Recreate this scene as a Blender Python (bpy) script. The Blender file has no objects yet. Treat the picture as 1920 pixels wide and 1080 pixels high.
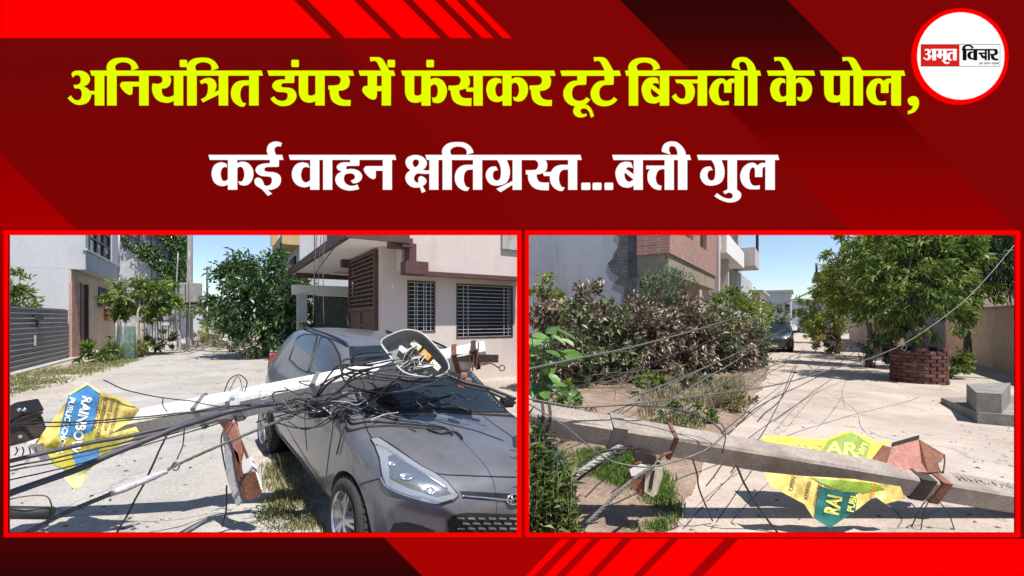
import bpy, bmesh, math, random
from mathutils import Vector, Matrix, noise
from mathutils.geometry import tessellate_polygon, delaunay_2d_cdt
from mathutils.bvhtree import BVHTree

random.seed(11)
scene = bpy.context.scene
COL = scene.collection
R = math.radians

# ------------------------------------------------------------------ camera
F, HY, CX, EYE = 850.0, 598.0, 960.0, 1.65      # focal length and horizon in photograph pixels, eye height in metres
cam_d = bpy.data.cameras.new('camera')
cam_d.sensor_width = 36.0
cam_d.lens = 36.0 * F / 1920.0
cam_d.shift_y = (HY - 540.0) / 1920.0
cam_d.clip_start = 0.05
cam_d.clip_end = 3000.0
cam = bpy.data.objects.new('camera', cam_d)
cam.location = (0, 0, EYE)
cam.rotation_euler = (R(90), 0, 0)
COL.objects.link(cam)
scene.camera = cam

# ------------------------------------------------------------------ sky and sun
SUN_DIR = Vector((0.42, -0.44, 1.36)).normalized()      # towards the sun: high, to the right and behind the eye
world = bpy.data.worlds.new('World')
scene.world = world
world.use_nodes = True
wn = world.node_tree
bg = wn.nodes['Background']
sky = wn.nodes.new('ShaderNodeTexSky')
sky.sky_type = 'NISHITA'
sky.sun_disc = False
sky.sun_elevation = math.asin(SUN_DIR.z)
sky.sun_rotation = math.atan2(SUN_DIR.x, SUN_DIR.y)
sky.air_density = 1.0
sky.dust_density = 0.25
sky.ozone_density = 3.0
wn.links.new(sky.outputs[0], bg.inputs[0])
bg.inputs[1].default_value = 0.105
sd = bpy.data.lights.new('sun', 'SUN')
sd.energy = 4.9
sd.angle = R(0.5)
sd.color = (1.0, 0.95, 0.88)
so = bpy.data.objects.new('sun', sd)
so.rotation_euler = SUN_DIR.to_track_quat('Z', 'Y').to_euler()
so.location = (10, 10, 30)
COL.objects.link(so)

vs = scene.view_settings
vs.view_transform = 'Standard'
vs.look = 'None'
EXPO = 0.62
vs.exposure = EXPO
vs.gamma = 1.0
vs.use_curve_mapping = False
scene.render.film_transparent = False

# ------------------------------------------------------------------ helpers
def at(px, py, Y):
    """point of the place seen at photograph pixel (px, py), Y metres in front of the eye"""
    return Vector(((px - CX) / F * Y, Y, EYE + (HY - py) / F * Y))

def gp(px, py, z=0.0):
    """point on the ground plane seen at that pixel"""
    Y = (EYE - z) * F / (py - HY)
    return Vector(((px - CX) / F * Y, Y, z))

def lin(c):
    c = c / 255.0
    return c / 12.92 if c <= 0.04045 else ((c + 0.055) / 1.055) ** 2.4

def rgb(r, g, b):
    return (lin(r), lin(g), lin(b), 1.0)

def tag(o, label=None, cat=None, group=None, kind=None):
    if label: o['label'] = label
    if cat: o['category'] = cat
    if group: o['group'] = group
    if kind: o['kind'] = kind
    return o

def empty(name, loc=(0, 0, 0), rz=0.0, label=None, cat=None, group=None):
    o = bpy.data.objects.new(name, None)
    o.location = loc
    o.rotation_euler = (0, 0, rz)
    o.empty_display_size = 0.2
    COL.objects.link(o)
    return tag(o, label, cat, group)

def link(name, me, mats, parent=None, world_space=False):
    o = bpy.data.objects.new(name, me)
    if mats is not None:
        for m in (mats if isinstance(mats, (list, tuple)) else [mats]):
            me.materials.append(m)
    COL.objects.link(o)
    if parent is not None:
        o.parent = parent
        if world_space:
            o.matrix_parent_inverse = world_matrix(parent).inverted()
    return o

def world_matrix(o):
    m = o.matrix_basis.copy()
    if o.parent is not None:
        m = world_matrix(o.parent) @ o.matrix_parent_inverse @ m
    return m

class MB:
    """collects polygons for ONE mesh"""
    def __init__(s):
        s.v = []; s.f = []; s.mi = []; s.sm = []
    def add(s, vs, fs, mi=0, smooth=False):
        b = len(s.v)
        s.v += [tuple(v) for v in vs]
        s.f += [tuple(i + b for i in f) for f in fs]
        s.mi += [mi] * len(fs)
        s.sm += [smooth] * len(fs)
        return s
    def box(s, c, d, rot=None, mi=0):
        c = Vector(c); h = Vector(d) / 2
        vs = [Vector((x * h.x, y * h.y, z * h.z)) for x in (-1, 1) for y in (-1, 1) for z in (-1, 1)]
        if rot is not None: vs = [rot @ v for v in vs]
        return s.add([v + c for v in vs], [(0, 1, 3, 2), (4, 6, 7, 5), (0, 4, 5, 1), (2, 3, 7, 6), (0, 2, 6, 4), (1, 5, 7, 3)], mi)
    def bevbox(s, c, d, b=0.01, rot=None, mi=0):
        bm = bmesh.new()
        bmesh.ops.create_cube(bm, size=1.0)
        for v in bm.verts: v.co = Vector((v.co.x * d[0], v.co.y * d[1], v.co.z * d[2]))
        bmesh.ops.bevel(bm, geom=bm.edges[:], offset=b, segments=2, affect='EDGES', profile=0.6)
        bm.verts.index_update()
        vs = [v.co.copy() for v in bm.verts]
        fs = [[v.index for v in f.verts] for f in bm.faces]
        bm.free()
        if rot is not None: vs = [rot @ v for v in vs]
        return s.add([v + Vector(c) for v in vs], fs, mi)
    def bar(s, a, b, w, h=None, up=(0, 0, 1), mi=0):
        a = Vector(a); b = Vector(b); h = h or w
        d = (b - a).normalized(); u = Vector(up)
        x = d.cross(u)
        if x.length < 1e-4: x = d.cross(Vector((1, 0, 0)))
        x.normalize(); u = x.cross(d)
        x *= w / 2; u *= h / 2
        vs = [a - x - u, a + x - u, a + x + u, a - x + u, b - x - u, b + x - u, b + x + u, b - x + u]
        return s.add(vs, [(3, 2, 1, 0), (4, 5, 6, 7), (0, 1, 5, 4), (1, 2, 6, 5), (2, 3, 7, 6), (3, 0, 4, 7)], mi)
    def tube(s, pts, r, n=6, mi=0, cap=True, smooth=True):
        pts = [Vector(p) for p in pts]
        k = len(pts)
        rr = r if isinstance(r, (list, tuple)) else [r] * k
        prev = None; vs = []
        for i, p in enumerate(pts):
            t = (pts[min(i + 1, k - 1)] - pts[max(i - 1, 0)])
            if t.length < 1e-7: t = Vector((0, 0, 1))
            t.normalize()
            if prev is None:
                u = t.orthogonal().normalized()
            else:
                u = prev - t * prev.dot(t)
                if u.length < 1e-5: u = t.orthogonal()
                u.normalize()
            prev = u
            w = t.cross(u)
            for j in range(n):
                a = 2 * math.pi * j / n
                vs.append(p + (u * math.cos(a) + w * math.sin(a)) * rr[i])
        fs = []
        for i in range(k - 1):
            for j in range(n):
                fs.append((i * n + j, i * n + (j + 1) % n, (i + 1) * n + (j + 1) % n, (i + 1) * n + j))
        if cap:
            fs.append(tuple(range(n - 1, -1, -1)))
            fs.append(tuple((k - 1) * n + j for j in range(n)))
        return s.add(vs, fs, mi, smooth)
    def lathe(s, prof, n=16, axis='z', c=(0, 0, 0), mi=0, smooth=True):
        vs = []; c = Vector(c)
        for (r, h) in prof:
            for j in range(n):
                a = 2 * math.pi * j / n
                if axis == 'z': p = Vector((r * math.cos(a), r * math.sin(a), h))
                elif axis == 'y': p = Vector((r * math.cos(a), h, r * math.sin(a)))
                else: p = Vector((h, r * math.cos(a), r * math.sin(a)))
                vs.append(p + c)
        fs = []
        for i in range(len(prof) - 1):
            for j in range(n):
                fs.append((i * n + j, i * n + (j + 1) % n, (i + 1) * n + (j + 1) % n, (i + 1) * n + j))
        return s.add(vs, fs, mi, smooth)
    def prism(s, loops, conv, depth, mi=0):
        """flat 2D loops (first outer, the rest holes) mapped by conv(x, y) to 3D, with thickness depth (a vector)"""
        lv = [[Vector((p[0], p[1], 0)) for p in l] for l in loops]
        tris = tessellate_polygon(lv)
        flat = [p for l in lv for p in l]
        front = [conv(p.x, p.y) for p in flat]
        n = len(front)
        D = Vector(depth)
        vs = front + [p + D for p in front]
        fs = [tuple(t) for t in tris] + [tuple(n + i for i in reversed(t)) for t in tris]
        b = 0
        for l in lv:
            k = len(l)
            for i in range(k):
                j = (i + 1) % k
                fs.append((b + i, b + j, n + b + j, n + b + i))
            b += k
        return s.add(vs, fs, mi)
    def build(s, name, mats, parent=None, world_space=False, fix=True):
        me = bpy.data.meshes.new(name)
        me.from_pydata(s.v, [], s.f)
        me.polygons.foreach_set('material_index', s.mi)
        me.polygons.foreach_set('use_smooth', s.sm)
        me.update()
        if fix and len(s.f) < 60000:
            bm = bmesh.new(); bm.from_mesh(me)
            bmesh.ops.recalc_face_normals(bm, faces=bm.faces[:])
            bm.to_mesh(me); bm.free()
        return link(name, me, mats, parent, world_space)

def spline(pts, n=8, closed=False):
    """Catmull-Rom through 3D points"""
    pts = [Vector(p) for p in pts]
    k = len(pts); out = []
    segs = k if closed else k - 1
    for i in range(segs):
        p0 = pts[(i - 1) % k] if closed or i > 0 else pts[0] * 2 - pts[1]
        p1 = pts[i]; p2 = pts[(i + 1) % k]
        p3 = pts[(i + 2) % k] if closed or i + 2 < k else pts[k - 1] * 2 - pts[k - 2]
        for j in range(n):
            t = j / n
            out.append(0.5 * ((2 * p1) + (p2 - p0) * t + (2 * p0 - 5 * p1 + 4 * p2 - p3) * t * t + (3 * p1 - p0 - 3 * p2 + p3) * t ** 3))
    if not closed: out.append(pts[-1])
    return out

# ------------------------------------------------------------------ materials
def nodes_of(name):
    m = bpy.data.materials.new(name)
    m.use_nodes = True
    nt = m.node_tree
    return m, nt, nt.nodes['Principled BSDF'], nt.nodes['Material Output']

def N(nt, t, **kw):
    n = nt.nodes.new(t)
    for k, v in kw.items():
        setattr(n, k, v)
    return n

def surf(name, col, rough=0.8, metal=0.0, var=0.25, scale=6.0, col2=None, fine=60.0, bump=0.25, bump_d=0.01, spec=0.5,
         stain=None, stain_scale=1.2, stain_lo=0.55, stain_hi=0.7, coat=0.0, stretch=(1, 1, 1), coords='Object', fa=0.6, cracks=0.0):
    """procedural surface: two noise scales of colour, optional stains, fine relief"""
    m, nt, bs, out = nodes_of(name)
    L = nt.links.new
    tc = N(nt, 'ShaderNodeTexCoord'); mp = N(nt, 'ShaderNodeMapping')
    mp.inputs['Scale'].default_value = stretch
    L(tc.outputs[coords], mp.inputs[0])
    n1 = N(nt, 'ShaderNodeTexNoise'); n1.inputs['Scale'].default_value = scale; n1.inputs['Detail'].default_value = 6; n1.inputs['Roughness'].default_value = 0.65
    n2 = N(nt, 'ShaderNodeTexNoise'); n2.inputs['Scale'].default_value = fine; n2.inputs['Detail'].default_value = 4
    L(mp.outputs[0], n1.inputs['Vector']); L(mp.outputs[0], n2.inputs['Vector'])
    c = Vector(col[:3])
    a = tuple(max(0, x * (1 - var)) for x in c) + (1,)
    b = tuple(min(1, x * (1 + var)) for x in c) + (1,)
    if col2 is not None: b = col2
    r1 = N(nt, 'ShaderNodeValToRGB')
    r1.color_ramp.elements[0].position = 0.3; r1.color_ramp.elements[0].color = a
    r1.color_ramp.elements[1].position = 0.7; r1.color_ramp.elements[1].color = b
    L(n1.outputs['Fac'], r1.inputs[0])
    mx = N(nt, 'ShaderNodeMix', data_type='RGBA', blend_type='MULTIPLY'); mx.inputs['Factor'].default_value = fa
    r2 = N(nt, 'ShaderNodeValToRGB')
    r2.color_ramp.elements[0].position = 0.3; r2.color_ramp.elements[0].color = (0.62, 0.62, 0.62, 1)
    r2.color_ramp.elements[1].position = 0.65; r2.color_ramp.elements[1].color = (1.15, 1.15, 1.15, 1)
    L(n2.outputs['Fac'], r2.inputs[0])
    L(r1.outputs[0], mx.inputs['A']); L(r2.outputs[0], mx.inputs['B'])
    col_out = mx.outputs['Result']
    if stain is not None:
        n3 = N(nt, 'ShaderNodeTexNoise'); n3.inputs['Scale'].default_value = stain_scale; n3.inputs['Detail'].default_value = 9; n3.inputs['Roughness'].default_value = 0.7
        L(mp.outputs[0], n3.inputs['Vector'])
        r3 = N(nt, 'ShaderNodeValToRGB')
        r3.color_ramp.elements[0].position = stain_lo; r3.color_ramp.elements[0].color = (0, 0, 0, 1)
        r3.color_ramp.elements[1].position = stain_hi; r3.color_ramp.elements[1].color = (1, 1, 1, 1)
        L(n3.outputs['Fac'], r3.inputs[0])
        m3 = N(nt, 'ShaderNodeMix', data_type='RGBA'); m3.inputs['B'].default_value = stain
        L(r3.outputs[0], m3.inputs['Factor']); L(col_out, m3.inputs['A'])
        col_out = m3.outputs['Result']
    if cracks:
        vo = N(nt, 'ShaderNodeTexVoronoi', feature='DISTANCE_TO_EDGE'); vo.inputs['Scale'].default_value = 0.42
        nd = N(nt, 'ShaderNodeTexNoise'); nd.inputs['Scale'].default_value = 2.2; nd.inputs['Detail'].default_value = 6
        L(mp.outputs[0], nd.inputs['Vector'])
        vm = N(nt, 'ShaderNodeVectorMath', operation='MULTIPLY_ADD'); vm.inputs[1].default_value = (0.9, 0.9, 0.0)
        L(nd.outputs['Color'], vm.inputs[0]); L(mp.outputs[0], vm.inputs[2]); L(vm.outputs[0], vo.inputs['Vector'])
        rc = N(nt, 'ShaderNodeValToRGB'); rc.color_ramp.elements[0].position = 0.0; rc.color_ramp.elements[0].color = (cracks, cracks, cracks, 1)
        rc.color_ramp.elements[1].position = 0.010; rc.color_ramp.elements[1].color = (0, 0, 0, 1)
        L(vo.outputs['Distance'], rc.inputs[0])
        m4 = N(nt, 'ShaderNodeMix', data_type='RGBA'); m4.inputs['B'].default_value = tuple(x * .35 for x in c) + (1,)
        L(rc.outputs[0], m4.inputs['Factor']); L(col_out, m4.inputs['A']); col_out = m4.outputs['Result']
    L(col_out, bs.inputs['Base Color'])
    bs.inputs['Roughness'].default_value = rough
    bs.inputs['Metallic'].default_value = metal
    bs.inputs['Specular IOR Level'].default_value = spec
    if coat: bs.inputs['Coat Weight'].default_value = coat; bs.inputs['Coat Roughness'].default_value = 0.05
    if bump:
        bp = N(nt, 'ShaderNodeBump'); bp.inputs['Strength'].default_value = bump; bp.inputs['Distance'].default_value = bump_d
        L(n2.outputs['Fac'], bp.inputs['Height']); L(bp.outputs[0], bs.inputs['Normal'])
    return m

def leafmat(name, c1, c2, c3=None, rough=0.5, trans=0.3, scale=1.7):
    m, nt, bs, out = nodes_of(name)
    L = nt.links.new
    tc = N(nt, 'ShaderNodeTexCoord')
    n1 = N(nt, 'ShaderNodeTexNoise'); n1.inputs['Scale'].default_value = scale; n1.inputs['Detail'].default_value = 3
    n2 = N(nt, 'ShaderNodeTexWhiteNoise', noise_dimensions='1D')
    g = N(nt, 'ShaderNodeNewGeometry')
    L(tc.outputs['Object'], n1.inputs['Vector'])
    L(g.outputs['Random Per Island'], n2.inputs['W'])
    mt = N(nt, 'ShaderNodeMath', operation='MULTIPLY_ADD'); mt.inputs[1].default_value = 0.55; 
    L(n2.outputs['Value'], mt.inputs[0])
    ms = N(nt, 'ShaderNodeMath', operation='MULTIPLY'); ms.inputs[1].default_value = 0.5
    L(n1.outputs['Fac'], ms.inputs[0]); L(ms.outputs[0], mt.inputs[2])
    r = N(nt, 'ShaderNodeValToRGB')
    e = r.color_ramp.elements
    e[0].position = 0.15; e[0].color = c1
    e[1].position = 0.62; e[1].color = c2
    if c3 is not None:
        x = e.new(0.8); x.color = c3
    L(mt.outputs[0], r.inputs[0])
    L(r.outputs[0], bs.inputs['Base Color'])
    bs.inputs['Roughness'].default_value = rough
    tr = N(nt, 'ShaderNodeBsdfTranslucent'); L(r.outputs[0], tr.inputs[0])
    mixs = N(nt, 'ShaderNodeMixShader'); mixs.inputs[0].default_value = trans
    L(bs.outputs[0], mixs.inputs[1]); L(tr.outputs[0], mixs.inputs[2]); L(mixs.outputs[0], out.inputs[0])
    return m

def plain(name, col, rough=0.5, metal=0.0, coat=0.0, spec=0.5):
    m, nt, bs, out = nodes_of(name)
    bs.inputs['Base Color'].default_value = col
    bs.inputs['Roughness'].default_value = rough
    bs.inputs['Metallic'].default_value = metal
    bs.inputs['Coat Weight'].default_value = coat
    bs.inputs['Specular IOR Level'].default_value = spec
    # slight uneven gloss so that nothing is perfectly even
    n = N(nt, 'ShaderNodeTexNoise'); n.inputs['Scale'].default_value = 14; n.inputs['Detail'].default_value = 5
    tc = N(nt, 'ShaderNodeTexCoord'); nt.links.new(tc.outputs['Object'], n.inputs['Vector'])
    mr = N(nt, 'ShaderNodeMapRange'); mr.inputs[3].default_value = max(0.02, rough - 0.12); mr.inputs[4].default_value = min(1, rough + 0.12)
    nt.links.new(n.outputs['Fac'], mr.inputs[0]); nt.links.new(mr.outputs[0], bs.inputs['Roughness'])
    return m
# ================================================================== the news board, its artwork given an added glow
BY = 1.9                                             # metres in front of the eye
def bp(px, py, d=0.0):
    """point of the board's face drawn at that pixel of the board's artwork, d metres proud of it"""
    return Vector(((px - CX) / F * BY, BY - d, EYE + (HY - py) / F * BY))
MPP = BY / F                                          # metres per artwork pixel

def lit(name, stops):
    """printed artwork with an added glow of its own: stops = [(artwork y, (r, g, b)), ...]"""
    m = bpy.data.materials.new(name); m.use_nodes = True
    nt = m.node_tree; nt.nodes.clear()
    out = N(nt, 'ShaderNodeOutputMaterial'); em = N(nt, 'ShaderNodeEmission')
    nt.links.new(em.outputs[0], out.inputs[0])
    em.inputs[1].default_value = 2.0 ** -EXPO      # added glow keeps the artwork's pure colours, set against the camera's exposure
    if len(stops) == 1:
        em.inputs[0].default_value = rgb(*stops[0][1])
        return m
    tc = N(nt, 'ShaderNodeTexCoord'); sp = N(nt, 'ShaderNodeSeparateXYZ')
    nt.links.new(tc.outputs['Object'], sp.inputs[0])
    mr = N(nt, 'ShaderNodeMapRange')
    mr.inputs[1].default_value = bp(0, 0).z; mr.inputs[2].default_value = bp(0, 1080).z
    nt.links.new(sp.outputs[2], mr.inputs[0])
    rp = N(nt, 'ShaderNodeValToRGB')
    el = rp.color_ramp.elements
    el[0].position = stops[0][0] / 1080; el[0].color = rgb(*stops[0][1])
    el[1].position = stops[-1][0] / 1080; el[1].color = rgb(*stops[-1][1])
    for y, c in stops[1:-1]:
        x = el.new(y / 1080); x.color = rgb(*c)
    nt.links.new(mr.outputs[0], rp.inputs[0]); nt.links.new(rp.outputs[0], em.inputs[0])
    return m

XL, XR, YT, YB = -60, 1980, -60, 1140                 # artwork edges, a little beyond the picture
OPEN = [(18, 441, 969, 998), (992, 441, 1901, 998)]    # the two windows
cells = []
xs = [XL, 18, 969, 992, 1901, XR]; ys = [YT, 441, 998, YB]
for i in range(5):
    for j in range(3):
        if j == 1 and i in (1, 3): continue
        cells.append((xs[i], ys[j], xs[i + 1], ys[j + 1]))

def clip(poly, cell):
    x0, y0, x1, y1 = cell
    for ax, lim, sg in ((0, x0, 1), (0, x1, -1), (1, y0, 1), (1, y1, -1)):
        res = []
        for i in range(len(poly)):
            a, b = poly[i], poly[(i + 1) % len(poly)]
            da, db = sg * (a[ax] - lim), sg * (b[ax] - lim)
            if da >= 0: res.append(a)
            if (da > 0 and db < 0) or (da < 0 and db > 0):
                t = da / (da - db)
                res.append((a[0] + (b[0] - a[0]) * t, a[1] + (b[1] - a[1]) * t))
        poly = res
        if len(poly) < 3: return None
    return poly

board = empty('news_board', (0, BY, 0), 0, 'large dark red headline board with an added glow and two picture windows on posts', 'sign')
m_base = lit('board_film_dark_red', [(0, (128, 6, 5)), (1000, (128, 5, 5)), (1080, (112, 5, 5))])
m_back = surf('board_casing', (0.06, 0.06, 0.065, 1), 0.5, 0.3, bump=0.05)

# casing: front sheet with two windows whose edges are chamfered away from the viewer
TH = 0.022
mb = MB()
def gx(x, y, d): return bp(x, y, d) - Vector((0, BY, 0))
for (x0, y0, x1, y1) in cells:
    mb.add([gx(x0, y0, 0), gx(x1, y0, 0), gx(x1, y1, 0), gx(x0, y1, 0)], [(0, 1, 2, 3)], 0)
for (x0, y0, x1, y1) in OPEN:
    fl = lambda x: (x - CX) / F * TH / MPP * 1.12
    bx0, bx1 = x0 + min(0, fl(x0)) - 0.5, x1 + max(0, fl(x1)) + 0.5
    by0, by1 = y0 - (HY - y0) / F * TH / MPP * 1.2, y1 + (y1 - HY) / F * TH / MPP * 1.2
    fr = [gx(x0, y0, 0), gx(x1, y0, 0), gx(x1, y1, 0), gx(x0, y1, 0)]
    bk = [gx(bx0, by0, -TH), gx(bx1, by0, -TH), gx(bx1, by1, -TH), gx(bx0, by1, -TH)]
    mb.add(fr + bk, [(i, (i + 1) % 4, 4 + (i + 1) % 4, 4 + i) for i in range(4)], 1)
# outer edge
fr = [gx(XL, YT, 0), gx(XR, YT, 0), gx(XR, YB, 0), gx(XL, YB, 0)]
bk = [gx(XL, YT, -TH), gx(XR, YT, -TH), gx(XR, YB, -TH), gx(XL, YB, -TH)]
mb.add(fr + bk, [(i, (i + 1) % 4, 4 + (i + 1) % 4, 4 + i) for i in range(4)], 1)
mb.build('panel', [m_base, m_back], board, fix=False)

def film(name, poly, m, d, parent=board):
    mb = MB()
    for c in cells:
        q = clip(poly, c)
        if q:
            mb.add([gx(x, y, d) for x, y in q], [tuple(range(len(q)))])
    return mb.build(name, m, parent, fix=False)

RED = lit('board_film_red', [(0, (255, 0, 0))])
film('band', [(XL, XL + 288 + 0), (XL - 0, YB), (YB - 288, YB), (-0.0, 288)], lit('film_low_left', [(0, (150, 0, 0)), (288, (150, 0, 0)), (440, (166, 0, 0)), (600, (140, 0, 0)), (800, (110, 3, 3)), (1006, (74, 5, 6)), (1080, (46, 5, 6))]), 0.001)
film('band', [(550, 0), (490, YT), (XL, YT), (XL, XL + 288), (YB - 288, YB), (550 + YB, YB)], lit('film_mid_band', [(0, (112, 9, 9)), (120, (114, 7, 7)), (300, (124, 5, 5)), (430, (128, 4, 4)), (1006, (166, 4, 3)), (1080, (170, 3, 3))]), 0.0012)
film('band', [(1161 + YT, YT), (1475 + YT, YT), (1475 + YB, YB), (1161 + YB, YB)], lit('film_right_band', [(0, (46, 6, 6)), (60, (58, 6, 6)), (130, (82, 4, 5)), (230, (108, 2, 2)), (300, (128, 4, 3)), (430, (150, 0, 0)), (1000, (120, 4, 4)), (1080, (110, 4, 4))]), 0.0014)
for q in ([(XL, YT), (492, YT), (622, 72), (XL, 72)],
          [(517, YT), (604, YT), (735, 72), (648, 72)], [(623, YT), (695, YT), (826, 72), (754, 72)],
          [(713, YT), (756, YT), (886, 72), (844, 72)], [(773, YT), (796, YT), (926, 72), (905, 72)],
          [(813, YT), (828, YT), (960, 72), (943, 72)],
          [(1385, 1010), (XR, 1010), (XR, YB), (1258, YB)],
          [(1272, 1010), (1358, 1010), (1233, YB), (1148, YB)], [(1185, 1010), (1255, 1010), (1128, YB), (1061, YB)],
          [(1126, 1010), (1167, 1010), (1044, YB), (1003, YB)], [(1087, 1010), (1110, 1010), (982, YB), (962, YB)],
          [(1052, 1010), (1069, 1010), (942, YB), (929, YB)]):
    film('stripe', q, RED, 0.002)

def frame(x0, y0, x1, y1, X0, Y0, X1, Y1):
    mb = MB()
    a = [(X0, Y0), (X1, Y0), (X1, Y1), (X0, Y1)]; b = [(x0, y0), (x1, y0), (x1, y1), (x0, y1)]
    for i in range(4):
        j = (i + 1) % 4
        o1, o2, i2, i1 = a[i], a[j], b[j], b[i]
        f = [gx(*o1, 0.006), gx(*o2, 0.006), gx(*i2, 0.006), gx(*i1, 0.006)]
        mb.add(f, [(0, 1, 2, 3)])
        mb.add([f[0], f[1], gx(*o2, 0.0), gx(*o1, 0.0)], [(0, 1, 2, 3)])
    mb.build('window_border', RED, board, fix=False)
frame(18, 441, 969, 998, 10, 432.5, 978, 1006)
frame(992, 441, 1901, 998, 984, 432.5, 1910, 1006)

# ---- lettering: outlines in ninths of an artwork pixel; '*' marks a smooth point
def outline(s):
    P = []
    for t in s.split():
        sm = t.endswith('*')
        x, y = t.rstrip('*').split(',')
        P.append((float(x), float(y), sm))
    n = len(P); out = []
    for i in range(n):
        p0, p1, p2, p3 = P[(i - 1) % n], P[i], P[(i + 1) % n], P[(i + 2) % n]
        if not p1[2] and not p2[2]:
            out.append((p1[0], p1[1])); continue
        a = p0 if p1[2] else p1
        b = p3 if p2[2] else p2
        for k in range(5):
            t = k / 5
            o = []
            for c in (0, 1):
                o.append(0.5 * (2 * p1[c] + (p2[c] - a[c]) * t + (2 * a[c] - 5 * p1[c] + 4 * p2[c] - b[c]) * t * t + (3 * p1[c] - a[c] - 3 * p2[c] + b[c]) * t ** 3))
            out.append(tuple(o))
    return out

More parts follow.
